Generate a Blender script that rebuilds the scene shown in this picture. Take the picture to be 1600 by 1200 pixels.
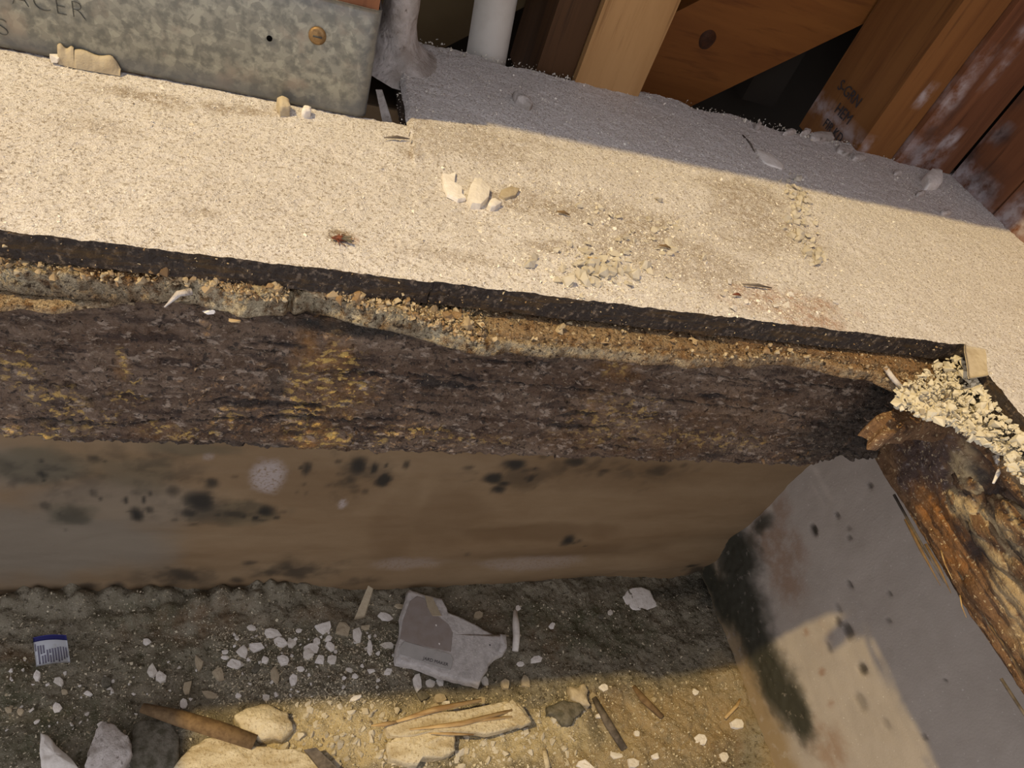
import bpy, bmesh, math, random
import numpy as np
from mathutils import Matrix, Vector

for o in list(bpy.data.objects): bpy.data.objects.remove(o)
S = bpy.context.scene
COL = S.collection
rng = np.random.default_rng(11)
random.seed(5)

# ------------------------------------------------------------------ camera
FPX = 1074.82                                   # focal length in pixels of the 1600 wide frame
RX = np.array([0.93777, -0.17867, 0.29580])     # camera right / up / back in the world
CAMH = 0.30
def _axes():
    def d(x, y):
        v = np.array([x-800., -(y-600.), -FPX]); return v/np.linalg.norm(v)
    Y = d(500, -645); X = d(3771, 812)
    Y = Y-X*(X@Y); Y /= np.linalg.norm(Y)
    return np.array([X, Y, np.cross(X, Y)])
ROT = _axes()
CAM = np.array([0, 0, CAMH])
cd = bpy.data.cameras.new('camera'); cam = bpy.data.objects.new('camera', cd); COL.objects.link(cam)
m4 = Matrix.Identity(4)
for i in range(3):
    for j in range(3): m4[i][j] = ROT[i, j]
m4.translation = Vector(CAM)
cam.matrix_world = m4
cd.sensor_fit = 'HORIZONTAL'; cd.sensor_width = 36.0; cd.lens = FPX/1600*36; cd.clip_start = 0.01
S.camera = cam

# ------------------------------------------------------------------ light
w = bpy.data.worlds.new('world'); S.world = w; w.use_nodes = True
bg = w.node_tree.nodes['Background']
bg.inputs[0].default_value = (0.94, 0.93, 1.0, 1); bg.inputs[1].default_value = 0.92
ld = bpy.data.lights.new('work_lamp', 'POINT'); ld.energy = 1420; ld.color = (1.0, 0.74, 0.33); ld.shadow_soft_size = 0.06
lamp = bpy.data.objects.new('work_lamp', ld); COL.objects.link(lamp); lamp.location = (-3.33, -0.06, 5.0)
S.view_settings.view_transform = 'Standard'; S.view_settings.look = 'None'
S.view_settings.gamma = 1.0; S.view_settings.use_curve_mapping = False
S.view_settings.exposure = 0.0

# ------------------------------------------------------------------ pixel -> point on a plane of the place
def ray(p): return ROT @ np.array([p[0]-800., -(p[1]-600.), -FPX])
def onz(p, z): r = ray(p); return CAM+r*((z-CAMH)/r[2])
def ony(p, y): r = ray(p); return CAM+r*(y/r[1])
def onx(p, x): r = ray(p); return CAM+r*(x/r[0])

# ------------------------------------------------------------------ numpy noise
def _h(ix, iy, iz, s):
    n = (ix*374761393+iy*668265263+iz*2147483647+s*974634777) & 0xffffffff
    n = ((n ^ (n >> 13))*1274126177) & 0xffffffff
    n = ((n ^ (n >> 16))*2246822519) & 0xffffffff
    return ((n ^ (n >> 15)) & 0xffffff)/float(0xffffff)
def vn(x, y, z=0.0, s=0):
    x, y, z = np.broadcast_arrays(np.asarray(x, float), np.asarray(y, float), np.asarray(z, float))
    ix = np.floor(x).astype(np.int64); iy = np.floor(y).astype(np.int64); iz = np.floor(z).astype(np.int64)
    fx = x-ix; fy = y-iy; fz = z-iz
    fx = fx*fx*(3-2*fx); fy = fy*fy*(3-2*fy); fz = fz*fz*(3-2*fz)
    r = 0
    zs = (0, 1) if np.any(fz > 0) else (0,)
    for c in zs:
        wz = fz if c else 1-fz
        for b in (0, 1):
            wy = fy if b else 1-fy
            for a in (0, 1):
                wx = fx if a else 1-fx
                r = r+_h(ix+a, iy+b, iz+c, s)*wx*wy*wz
    return r
def fbm(x, y, s=0, o=4, g=0.5):
    r = 0; a = 1; t = 0; f = 1.0
    for i in range(o):
        r = r+a*vn(x*f+i*17.3, y*f-i*9.1, 0.0, s+i); t += a; a *= g; f *= 2.03
    return r/t                                      # 0..1
def worley(x, y, s=0):
    ix = np.floor(x).astype(np.int64); iy = np.floor(y).astype(np.int64)
    f1 = np.full(np.shape(x), 9.); f2 = f1.copy(); idv = np.zeros(np.shape(x))
    for a in (-1, 0, 1):
        for b in (-1, 0, 1):
            cx = ix+a; cy = iy+b
            px = cx+_h(cx, cy, 0*cx, s); py = cy+_h(cx, cy, 0*cx+1, s)
            d = np.hypot(px-x, py-y); v = _h(cx, cy, 0*cx+2, s)
            n = d < f1
            f2 = np.where(n, f1, np.minimum(f2, d)); idv = np.where(n, v, idv); f1 = np.where(n, d, f1)
    return f1, f2, idv
def ss(a, b, x):
    t = np.clip((x-a)/(b-a), 0, 1); return t*t*(3-2*t)
def blobs(U, V, lst, plane, warp=0.25, ws=60, seed=3, rag=0.0, rs=120):
    """stain mask: lst of (px, py, rx, ry, amp) given on the plane function"""
    out = np.zeros(np.shape(U))
    n1 = fbm(U*ws, V*ws, seed, 4)-0.5; n2 = fbm(U*ws+50, V*ws+9, seed+7, 4)-0.5
    for (px, py, rx, ry, amp) in lst:
        c = plane((px, py)); a = np.linalg.norm(np.subtract(plane((px+rx, py)), c)); b = np.linalg.norm(np.subtract(plane((px, py+ry)), c))
        du = (U-c[0])/a+n1*warp*4; dv = (V-c[1])/b+n2*warp*4
        out = np.maximum(out, amp*ss(1.15 if not rag else 1.5, 0.45 if not rag else 0.1, np.hypot(du, dv)))
    if rag: out = np.clip(out*ss(0.25, 0.75, out+(fbm(U*rs, V*rs, seed+31, 5, .65)-0.5)*rag)*1.15, 0, 1)
    return out

# ------------------------------------------------------------------ meshes and objects
def mesh_np(name, V, F, attrs=None, smooth=True):
    V = np.asarray(V, np.float32); me = bpy.data.meshes.new(name)
    if isinstance(F, np.ndarray):
        n, k = F.shape
        me.vertices.add(len(V)); me.vertices.foreach_set('co', V.ravel())
        me.loops.add(n*k); me.loops.foreach_set('vertex_index', F.astype(np.int32).ravel())
        me.polygons.add(n); me.polygons.foreach_set('loop_start', np.arange(0, n*k, k, dtype=np.int32))
        try: me.polygons.foreach_set('loop_total', np.full(n, k, np.int32))
        except Exception: pass
        me.update(calc_edges=True)
    else:
        me.from_pydata([tuple(v) for v in V.tolist()], [], F); me.update()
    me.validate()
    me.polygons.foreach_set('use_smooth', np.full(len(me.polygons), smooth, bool))
    for k2, v in (attrs or {}).items():
        a = me.attributes.new(k2, 'FLOAT', 'POINT'); a.data.foreach_set('value', np.asarray(v, np.float32).ravel())
    return me
def wloc(o):
    v = np.zeros(3)
    while o is not None: v = v+np.array(o.location); o = o.parent
    return v
def obj(name, V, F, mat, parent=None, attrs=None, smooth=True, origin=None):
    V = np.asarray(V, float)
    if origin is None:
        origin = wloc(parent) if parent is not None else np.array([V[:, 0].mean(), V[:, 1].mean(), V[:, 2].min()])
    o = bpy.data.objects.new(name, mesh_np(name, V-np.asarray(origin), F, attrs, smooth))
    o.data.materials.append(mat); COL.objects.link(o)
    if parent is not None:
        o.parent = parent; o.location = np.asarray(origin)-wloc(parent)
    else: o.location = origin
    return o
def tag(o, label=None, cat=None, group=None, kind=None):
    if label: o['label'] = label
    if cat: o['category'] = cat
    if group: o['group'] = group
    if kind: o['kind'] = kind
    return o
def empty(name, loc, label=None, cat=None, group=None, kind=None):
    o = bpy.data.objects.new(name, None); COL.objects.link(o); o.location = loc; o.empty_display_size = 0.02
    return tag(o, label, cat, group, kind)
def gridF(nu, nv):
    i = np.arange(nu-1)[:, None]*nv+np.arange(nv-1)[None, :]
    return np.stack([i, i+nv, i+nv+1, i+1], -1).reshape(-1, 4)
def slab(xs, ys, inside, zfun, bottom, warp=None, rows=6, rough=0.001, seed=0):
    """solid sheet: displaced top grid over the cells 'inside', a rough edge of several rows and a bottom"""
    nx, ny = len(xs), len(ys)
    GX, GY = np.meshgrid(xs, ys, indexing='ij'); F = gridF(nx, ny)
    cx = GX.ravel()[F].mean(1); cy = GY.ravel()[F].mean(1); F = F[inside(cx, cy)]
    used = np.unique(F); mp = -np.ones(nx*ny, np.int64); mp[used] = np.arange(len(used)); F = mp[F]
    X = GX.ravel()[used]; Y = GY.ravel()[used]
    if warp is not None: X, Y = warp(X, Y)
    Z = zfun(X, Y)
    E = np.concatenate([F[:, [0, 1]], F[:, [1, 2]], F[:, [2, 3]], F[:, [3, 0]]])
    key = E[:, 0]*len(used)+E[:, 1]; rk = E[:, 1]*len(used)+E[:, 0]
    B = E[~np.isin(key, rk)]
    bv = np.unique(B); loc = -np.ones(len(used), np.int64); loc[bv] = np.arange(len(bv))
    nrm = np.zeros((len(bv), 2)); dx = X[B[:, 1]]-X[B[:, 0]]; dy = Y[B[:, 1]]-Y[B[:, 0]]
    for k in (0, 1):
        np.add.at(nrm[:, 0], loc[B[:, k]], dy); np.add.at(nrm[:, 1], loc[B[:, k]], -dx)
    nrm /= np.maximum(np.linalg.norm(nrm, axis=1, keepdims=True), 1e-9)
    VV = [np.stack([X, Y, Z], 1), np.stack([X, Y, Z], 1)[bv]]; FF = [F]; base = len(used)+len(bv); prev = len(used)+np.arange(len(bv))
    along = X[bv]+Y[bv]
    for r in range(1, rows+1):
        t = r/rows; z = Z[bv]*(1-t)+bottom*t
        k = rough*(fbm(along*260, np.full(len(bv), r*0.9), seed, 3)-0.62)*2*(1 if r < rows else 0.6)
        VV.append(np.stack([X[bv]+nrm[:, 0]*k, Y[bv]+nrm[:, 1]*k, z], 1)); cur = base+np.arange(len(bv))
        a = loc[B[:, 0]]; b = loc[B[:, 1]]
        FF.append(np.stack([prev[b], prev[a], cur[a], cur[b]], 1)); prev = cur; base += len(bv)
    V = np.concatenate(VV); edge = np.concatenate([np.zeros(len(used)), np.ones(len(V)-len(used))])
    return V, np.concatenate(FF), edge, len(used)
def boxVF(x0, x1, y0, y1, z0, z1, bev=0.0015):
    bm = bmesh.new(); bmesh.ops.create_cube(bm, size=1)
    for v in bm.verts: v.co = ((x0+x1)/2+v.co.x*(x1-x0), (y0+y1)/2+v.co.y*(y1-y0), (z0+z1)/2+v.co.z*(z1-z0))
    if bev: bmesh.ops.bevel(bm, geom=bm.edges[:]+bm.verts[:], offset=bev, segments=2, affect='EDGES')
    V = np.array([v.co[:] for v in bm.verts]); bm.verts.index_update(); F = [[v.index for v in f.verts] for f in bm.faces]; bm.free()
    return V, F
def hull(pts):
    bm = bmesh.new()
    for p in pts: bm.verts.new(p)
    r = bmesh.ops.convex_hull(bm, input=bm.verts[:])
    bmesh.ops.delete(bm, geom=[g for g in r['geom_interior'] if isinstance(g, bmesh.types.BMVert)], context='VERTS')
    bmesh.ops.triangulate(bm, faces=bm.faces[:])
    lone = [v for v in bm.verts if not v.link_faces]
    bmesh.ops.delete(bm, geom=lone, context='VERTS')
    bm.verts.index_update()
    V = np.array([v.co[:] for v in bm.verts]); F = np.array([[v.index for v in f.verts] for f in bm.faces]); bm.free()
    return V, F
def chip_shapes(n, flat, npts=10):
    out = []
    for i in range(n):
        a = rng.uniform(0, 2*np.pi, npts); r = rng.uniform(0.55, 1.0, npts); z = rng.uniform(-1, 1, npts)*flat
        P = np.stack([np.cos(a)*r, np.sin(a)*r*rng.uniform(0.55, 1), z], 1); out.append(hull(P))
    return out
CH_FLAT = chip_shapes(10, 0.28, 11); CH_LUMP = chip_shapes(10, 0.7, 12); CH_TINY = chip_shapes(8, 0.6, 7); CH_SLIV = []
for (v, f) in chip_shapes(6, 0.3, 8): CH_SLIV.append((v*np.array([1, 0.28, 0.5]), f))
def rotm(n, tilt=0.5):
    a = rng.uniform(0, 2*np.pi, n); b = rng.normal(0, tilt, n); c = rng.normal(0, tilt, n)
    ca, sa, cb, sb, cc, sc = np.cos(a), np.sin(a), np.cos(b), np.sin(b), np.cos(c), np.sin(c)
    M = np.zeros((n, 3, 3)); o = np.zeros(n); e = np.ones(n)
    Rz = np.stack([ca, -sa, o, sa, ca, o, o, o, e], 1).reshape(n, 3, 3)
    Rx = np.stack([e, o, o, o, cb, -sb, o, sb, cb], 1).reshape(n, 3, 3)
    Ry = np.stack([cc, o, sc, o, e, o, -sc, o, cc], 1).reshape(n, 3, 3)
    return Rz@Rx@Ry
def scatter(P, size, shapes, tilt=0.5):
    """many little chips in one mesh (only for what nobody could count)"""
    P = np.asarray(P); n = len(P); k = rng.integers(0, len(shapes), n); Rm = rotm(n, tilt); VV = []; FF = []; TT = []; base = 0
    tone = rng.random(n)
    for i, (v, f) in enumerate(shapes):
        ids = np.where(k == i)[0]
        if not len(ids): continue
        W = np.einsum('nij,vj->nvi', Rm[ids], v)*size[ids][:, None, None]+P[ids][:, None, :]
        FF.append((f[None]+(np.arange(len(ids))*len(v))[:, None, None]+base).reshape(-1, 3)); VV.append(W.reshape(-1, 3)); TT.append(np.repeat(tone[ids], len(v))); base += len(ids)*len(v)
    return np.concatenate(VV), np.concatenate(FF), np.concatenate(TT)

# ------------------------------------------------------------------ materials
def lin(c): return tuple(((v/255)/12.92 if v/255 < 0.04045 else ((v/255+0.055)/1.055)**2.4) for v in c)+(1,)
def M(name, base, layers=(), rough=0.9, bump=(), metal=0.0, spec=0.3):
    m = bpy.data.materials.new(name); m.use_nodes = True; nt = m.node_tree; N = nt.nodes; L = nt.links
    p = N['Principled BSDF']; p.inputs['Roughness'].default_value = rough; p.inputs['Metallic'].default_value = metal
    p.inputs['Specular IOR Level'].default_value = spec
    tc = N.new('ShaderNodeTexCoord')
    def coord(st):
        mp = N.new('ShaderNodeMapping'); mp.inputs['Scale'].default_value = st; L.new(tc.outputs['Object'], mp.inputs['Vector']); return mp.outputs[0]
    def source(d):
        k = d.get('k', 'noise')
        if k == 'attr':
            a = N.new('ShaderNodeAttribute'); a.attribute_name = d['a']; return a.outputs['Fac']
        if k == 'random':
            a = N.new('ShaderNodeObjectInfo'); return a.outputs['Random']
        if k == 'vor':
            t = N.new('ShaderNodeTexVoronoi'); t.inputs['Scale'].default_value = d['s']; L.new(coord(d.get('st', (1, 1, 1))), t.inputs['Vector'])
            return t.outputs[d.get('out', 'Distance')]
        t = N.new('ShaderNodeTexNoise'); t.inputs['Scale'].default_value = d['s']; t.inputs['Detail'].default_value = d.get('d', 4)
        t.inputs['Roughness'].default_value = d.get('r', 0.6); t.inputs['Distortion'].default_value = d.get('w', 0)
        L.new(coord(d.get('st', (1, 1, 1))), t.inputs['Vector']); return t.outputs['Fac']
    def rngmap(s, lo, hi):
        q = N.new('ShaderNodeMapRange'); q.clamp = True; q.inputs['From Min'].default_value = lo; q.inputs['From Max'].default_value = hi
        L.new(s, q.inputs['Value']); return q.outputs[0]
    def mul(a, b):
        q = N.new('ShaderNodeMath'); q.operation = 'MULTIPLY'; L.new(a, q.inputs[0])
        if isinstance(b, float): q.inputs[1].default_value = b
        else: L.new(b, q.inputs[1])
        return q.outputs[0]
    cur = None
    for d in layers:
        f = rngmap(source(d), d.get('lo', 0.0), d.get('hi', 1.0))
        if 'x' in d: f = mul(f, rngmap(source(d['x']), d['x'].get('lo', 0.0), d['x'].get('hi', 1.0)))
        f = mul(f, float(d.get('f', 1.0)))
        mx = N.new('ShaderNodeMix'); mx.data_type = 'RGBA'; L.new(f, mx.inputs[0])
        if cur is None: mx.inputs[6].default_value = lin(base)
        else: L.new(cur, mx.inputs[6])
        mx.inputs[7].default_value = lin(d['c']); cur = mx.outputs[2]
    if cur is None: p.inputs['Base Color'].default_value = lin(base)
    else: L.new(cur, p.inputs['Base Color'])
    nb = None
    for d in bump:
        b = N.new('ShaderNodeBump'); b.inputs['Strength'].default_value = d.get('f', 0.6); b.inputs['Distance'].default_value = d.get('h', 0.001)
        L.new(source(d), b.inputs['Height'])
        if nb is not None: L.new(nb, b.inputs['Normal'])
        nb = b.outputs[0]
    if nb is not None: L.new(nb, p.inputs['Normal'])
    return m
MAT = {}
MAT['ply'] = M('dusty plywood', (210, 204, 200), [
    dict(s=14, d=5, lo=0.45, hi=0.7, c=(194, 186, 180), f=0.6),
    dict(k='attr', a='dirt', c=(132, 112, 86), f=0.9, x=dict(s=160, d=4, lo=0.3, hi=0.6)),
    dict(k='attr', a='rust', c=(150, 104, 66), f=0.85, x=dict(s=120, d=4, lo=0.3, hi=0.62)),
    dict(s=420, d=4, lo=0.52, hi=0.64, c=(136, 122, 104), f=0.8),
    dict(s=700, d=2, lo=0.55, hi=0.7, c=(238, 234, 230), f=0.85),
    dict(k='attr', a='edge', c=(42, 31, 22), lo=0.2, hi=0.9, f=0.96),
    dict(s=220, d=5, lo=0.55, hi=0.66, c=(124, 108, 92), f=0.85, x=dict(k='attr', a='edge')),
    dict(s=60, d=4, lo=0.5, hi=0.65, st=(.4, 1, 3), c=(84, 66, 44), f=0.8, x=dict(k='attr', a='edge')),
    ], 0.95, [dict(s=900, d=2, f=0.8, h=0.0012), dict(s=300, d=3, f=0.6, h=0.002)], spec=0.15)
MAT['joist'] = M('rotten dark timber', (90, 66, 46), [
    dict(s=26, d=6, lo=0.4, hi=0.66, st=(0.5, 1, 1.6), c=(132, 110, 90), f=0.8),
    dict(s=60, d=5, lo=0.5, hi=0.62, st=(0.35, 1, 1.6), c=(56, 38, 26), f=0.85),
    dict(s=170, d=4, lo=0.56, hi=0.64, st=(0.5, 1, 1), c=(172, 152, 132), f=0.75),
    dict(s=230, d=4, lo=0.56, hi=0.64, c=(40, 28, 20), f=0.85),
    dict(k='attr', a='orange', c=(150, 104, 48), f=0.75, x=dict(s=70, d=4, lo=0.35, hi=0.65)),
    dict(k='attr', a='yellow', c=(206, 168, 92), f=1.0, x=dict(s=190, d=4, lo=0.52, hi=0.6, st=(0.6, 1, 1))),
    dict(k='attr', a='crack', c=(26, 18, 14), f=0.95),
    dict(k='attr', a='black', c=(24, 22, 16), f=0.9),
    dict(s=480, d=2, lo=0.66, hi=0.72, c=(180, 160, 130), f=0.7),
    ], 0.6, [dict(s=420, d=4, f=1.0, h=0.004), dict(s=130, d=4, st=(0.5, 1, 1), f=0.7, h=0.003)], spec=0.45)
MAT['crust'] = M('rotted crust', (140, 110, 76), [
    dict(s=40, d=5, lo=0.42, hi=0.6, c=(98, 72, 48), f=0.85),
    dict(k='attr', a='pale', c=(200, 184, 152), f=0.95, x=dict(s=110, d=5, lo=0.34, hi=0.54)),
    dict(k='attr', a='orange', c=(150, 114, 76), f=0.85, x=dict(s=60, d=4, lo=0.3, hi=0.5)),
    dict(s=260, d=3, lo=0.56, hi=0.66, c=(56, 40, 28), f=0.9),
    dict(s=420, d=2, lo=0.62, hi=0.7, c=(214, 200, 172), f=0.6),
    dict(k='attr', a='dark', c=(48, 36, 28), f=0.95),
    ], 0.85, [dict(s=500, d=3, f=1.0, h=0.004), dict(s=160, d=5, f=0.9, h=0.009)], spec=0.2)
MAT['beam'] = M('rotten sill beam', (122, 92, 64), [
    dict(s=40, d=6, st=(1.3, 0.18, 1.3), lo=0.42, hi=0.62, c=(88, 62, 40), f=0.9),
    dict(s=90, d=5, st=(1.3, 0.15, 1.3), lo=0.55, hi=0.65, c=(58, 38, 24), f=0.85),
    dict(k='attr', a='brown', c=(84, 68, 62), f=0.95, x=dict(s=90, d=4, lo=0.2, hi=0.5)),
    dict(k='attr', a='brown', c=(150, 138, 132), f=0.8, x=dict(s=150, d=3, lo=0.58, hi=0.66)),
    dict(k='attr', a='orange', c=(146, 98, 50), f=0.8, x=dict(s=80, d=4, lo=0.3, hi=0.55)),
    dict(k='attr', a='pale', c=(188, 166, 126), f=1.0, x=dict(s=90, d=4, lo=0.3, hi=0.48)),
    dict(s=240, d=3, lo=0.6, hi=0.68, c=(206, 184, 146), f=0.7),
    dict(k='attr', a='black', c=(46, 42, 44), f=0.95, x=dict(s=70, d=4, lo=0.25, hi=0.5)),
    ], 0.75, [dict(s=420, d=3, f=0.8, h=0.002), dict(s=110, d=4, st=(1, 0.3, 1), f=0.7, h=0.004)], spec=0.35)
MAT['wallback'] = M('stained foundation wall', (140, 118, 90), [
    dict(s=7, d=4, lo=0.35, hi=0.7, st=(0.5, 1, 1.5), c=(118, 94, 66), f=0.8),
    dict(k='attr', a='grey', c=(122, 120, 112), f=0.8),
    dict(k='attr', a='brown', c=(98, 74, 48), f=0.8),
    dict(k='attr', a='pale', c=(168, 156, 150), f=0.9, x=dict(s=180, d=4, lo=0.3, hi=0.5)),
    dict(k='attr', a='green', c=(78, 76, 60), f=0.8),
    dict(k='attr', a='mold', c=(38, 36, 32), f=0.95),
    ], 0.8, [dict(s=180, d=4, f=0.25, h=0.002)], spec=0.3)
MAT['wallright'] = M('grey foundation wall', (178, 168, 158), [
    dict(s=12, d=5, lo=0.4, hi=0.7, c=(164, 154, 144), f=0.7),
    dict(s=170, d=3, lo=0.66, hi=0.7, c=(214, 210, 202), f=0.6),
    dict(k='attr', a='brown', c=(146, 118, 96), f=0.85, x=dict(s=30, d=5, lo=0.25, hi=0.55)),
    dict(k='attr', a='pale', c=(206, 196, 184), f=0.8),
    dict(k='attr', a='rust', c=(134, 88, 52), f=0.8),
    dict(k='attr', a='foot', c=(150, 130, 100), f=0.95, x=dict(s=50, d=5, lo=0.2, hi=0.45)),
    dict(k='attr', a='moss', c=(50, 50, 40), f=0.97, x=dict(s=60, d=5, lo=0.12, hi=0.4)),
    dict(k='attr', a='spot', c=(52, 46, 38), f=0.95),
    ], 0.75, [dict(s=260, d=4, f=0.35, h=0.0015)], spec=0.35)
MAT['ground'] = M('damp dirt', (142, 134, 116), [
    dict(s=22, d=6, lo=0.4, hi=0.65, c=(108, 100, 82), f=0.9),
    dict(s=120, d=5, lo=0.54, hi=0.64, c=(70, 62, 48), f=0.8),
    dict(k='attr', a='brown', c=(112, 84, 56), f=0.7, x=dict(s=40, d=5, lo=0.35, hi=0.6)),
    dict(k='attr', a='moss', c=(74, 76, 52), f=0.8, x=dict(s=35, d=5, lo=0.35, hi=0.6)),
    dict(k='attr', a='pale', c=(200, 184, 148), f=0.95, x=dict(s=60, d=5, lo=0.2, hi=0.45)),
    dict(k='attr', a='sand', c=(168, 146, 110), f=0.85, x=dict(s=50, d=5, lo=0.2, hi=0.5)),
    dict(k='attr', a='black', c=(46, 44, 36), f=0.95, x=dict(s=60, d=5, lo=0.15, hi=0.4)),
    dict(s=330, d=3, lo=0.6, hi=0.68, c=(176, 170, 156), f=0.7),
    dict(s=250, d=3, lo=0.28, hi=0.4, c=(58, 52, 40), f=0.0),
    ], 0.9, [dict(s=360, d=3, f=0.9, h=0.003), dict(s=110, d=4, f=0.7, h=0.006)], spec=0.25)
MAT['metal'] = M('galvanised steel', (138, 138, 130), [
    dict(k='vor', s=170, out='Color', lo=0.25, hi=0.85, c=(172, 172, 160), f=0.8),
    dict(s=110, d=5, lo=0.45, hi=0.6, c=(108, 110, 106), f=0.8),
    dict(s=30, d=3, lo=0.55, hi=0.7, c=(160, 148, 136), f=0.6),
    dict(k='attr', a='dark', c=(96, 100, 108), f=0.8),
    ], 0.42, [dict(s=40, d=3, f=0.12, h=0.002)], metal=0.55, spec=0.5)
MAT['emboss'] = M('stamped groove', (70, 70, 68), (), 0.7)
def wood(name, a, b, c, st, knots=0.0):
    return M(name, a, [dict(s=38, d=5, st=st, lo=0.4, hi=0.65, c=b, f=0.8, w=0.6), dict(s=110, d=4, st=st, lo=0.55, hi=0.68, c=c, f=0.6),
        dict(k='attr', a='smear', c=(196, 188, 190), f=0.9, x=dict(s=60, d=5, lo=0.35, hi=0.6)),
        dict(k='attr', a='dark', c=(52, 44, 44), f=0.85, x=dict(s=45, d=5, lo=0.3, hi=0.55)),
        dict(k='attr', a='knot', c=(70, 38, 18), f=0.9)], 0.7, [dict(s=120, d=4, st=st, f=0.3, h=0.001)], spec=0.3)
MAT['stud_pale'] = wood('pale stud', (178, 138, 90), (156, 116, 70), (118, 82, 46), (1, 1, 0.06))
MAT['stud'] = wood('brown stud', (132, 88, 46), (112, 70, 35), (86, 52, 26), (1, 1, 0.06))
MAT['stud_red'] = wood('reddish stud', (126, 82, 54), (102, 62, 40), (78, 47, 30), (1, 1, 0.06))
MAT['brace'] = wood('orange brace', (134, 84, 36), (118, 70, 28), (96, 54, 22), (0.1, 1, 1))
MAT['knot'] = M('dark knot', (74, 42, 20), [dict(s=160, d=4, lo=0.4, hi=0.6, c=(50, 28, 14), f=0.8)], 0.7)
MAT['void_dark'] = M('sheathing', (44, 38, 30), [dict(s=9, d=4, lo=0.4, hi=0.7, c=(36, 30, 24), f=0.8)], 0.9)  # near-black colour stands for the unlit void behind the studs
MAT['rearplank'] = M('rear plank', (112, 94, 66), [dict(s=9, d=4, lo=0.4, hi=0.7, c=(98, 80, 54), f=0.8)], 0.9)
MAT['pipe'] = M('grey white pipe', (206, 200, 190), [dict(s=30, d=4, lo=0.45, hi=0.7, c=(186, 178, 166), f=0.7)], 0.5)
MAT['plaster'] = M('plaster', (236, 230, 224), [dict(s=120, d=4, lo=0.4, hi=0.65, c=(212, 204, 194), f=0.7), dict(k='random', lo=0.5, hi=1.0, c=(206, 198, 184), f=0.6)], 0.9,
                   [dict(s=300, d=3, f=0.5, h=0.0015)], spec=0.2)
MAT['plaster_tan'] = M('tan plaster', (190, 176, 150), [dict(s=120, d=4, lo=0.4, hi=0.65, c=(164, 148, 122), f=0.7), dict(k='random', lo=0.4, hi=1.0, c=(158, 144, 122), f=0.6)], 0.9,
                   [dict(s=300, d=3, f=0.5, h=0.0015)], spec=0.2)
MAT['plaster_grey'] = M('grey mortar', (118, 112, 100), [dict(s=60, d=6, lo=0.4, hi=0.6, c=(78, 74, 60), f=0.9)], 0.95, [dict(s=200, d=4, f=0.7, h=0.003)], spec=0.2)
MAT['cream'] = M('cream plaster', (218, 210, 194), [dict(s=120, d=4, lo=0.4, hi=0.65, c=(196, 184, 162), f=0.7), dict(k='random', lo=0.4, hi=1.0, c=(190, 178, 156), f=0.6)], 0.9, [dict(s=300, d=3, f=0.5, h=0.0015)], spec=0.2)
MAT['crumb'] = M('pale crumbs', (210, 200, 176), [dict(k='attr', a='tone', lo=0.3, hi=1, c=(168, 152, 124), f=0.8), dict(k='attr', a='tone', lo=0.1, hi=0.0, c=(96, 78, 58), f=0.9)], 0.95, spec=0.15)
MAT['sawdust'] = M('sawdust', (236, 230, 218), [dict(k='attr', a='tone', lo=0.35, hi=1, c=(196, 184, 162), f=0.8), dict(k='attr', a='tone', lo=0.06, hi=0.0, c=(96, 76, 56), f=0.9)], 0.95, spec=0.15)
MAT['paperface'] = M('brown grey board paper', (150, 140, 134), [dict(s=40, d=4, lo=0.4, hi=0.7, c=(136, 122, 112), f=0.7)], 0.85)
MAT['tape'] = M('printed edge tape', (176, 172, 168), [dict(s=60, d=4, lo=0.4, hi=0.7, c=(160, 156, 152), f=0.6)], 0.85)
MAT['gypsum'] = M('white gypsum', (200, 194, 190), [dict(s=70, d=5, lo=0.42, hi=0.62, c=(172, 166, 162), f=0.8), dict(s=260, d=3, lo=0.6, hi=0.68, c=(222, 218, 212), f=0.8)], 0.9, [dict(s=150, d=5, f=0.6, h=0.003)], spec=0.2)
MAT['ink'] = M('dark ink', (64, 60, 62), (), 0.9, spec=0.1)
MAT['labelwhite'] = M('label paper', (196, 200, 208), [dict(s=60, d=4, lo=0.5, hi=0.75, c=(150, 146, 130), f=0.7)], 0.7)
MAT['labelblue'] = M('label blue', (44, 46, 112), (), 0.6)
MAT['labelink'] = M('label print', (112, 110, 128), (), 0.8)
MAT['splinter'] = M('splintered wood', (196, 168, 122), [dict(s=70, d=5, st=(0.2, 1, 1), lo=0.4, hi=0.62, c=(146, 114, 76), f=0.9)], 0.8, [dict(s=160, d=4, st=(0.2, 1, 1), f=0.6, h=0.002)], spec=0.25)
MAT['splinter_pale'] = M('pale broken wood', (214, 202, 176), [dict(s=40, d=6, st=(0.4, 1, 1), lo=0.4, hi=0.62, c=(180, 162, 128), f=0.9), dict(s=220, d=3, lo=0.56, hi=0.66, c=(140, 118, 84), f=0.6)], 0.9, [dict(s=130, d=5, f=0.8, h=0.005)], spec=0.15)
MAT['twig'] = M('brown stick', (126, 102, 72), [dict(s=90, d=4, lo=0.4, hi=0.65, c=(90, 70, 48), f=0.8)], 0.85, [dict(s=220, d=3, f=0.5, h=0.001)])
MAT['darkwood'] = M('dark weathered stick', (112, 102, 92), [dict(s=60, d=5, lo=0.4, hi=0.6, c=(66, 58, 50), f=0.8)], 0.85)
MAT['screw'] = M('brass screw', (150, 122, 84), [dict(s=200, d=3, lo=0.4, hi=0.6, c=(104, 82, 56), f=0.8)], 0.5, metal=0.6)
MAT['hole'] = M('dark hole', (10, 10, 10), (), 1.0, spec=0.0)
MAT['bug'] = M('dried insect', (120, 66, 44), [dict(s=300, d=3, lo=0.4, hi=0.6, c=(70, 40, 30), f=0.8)], 0.6)
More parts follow.
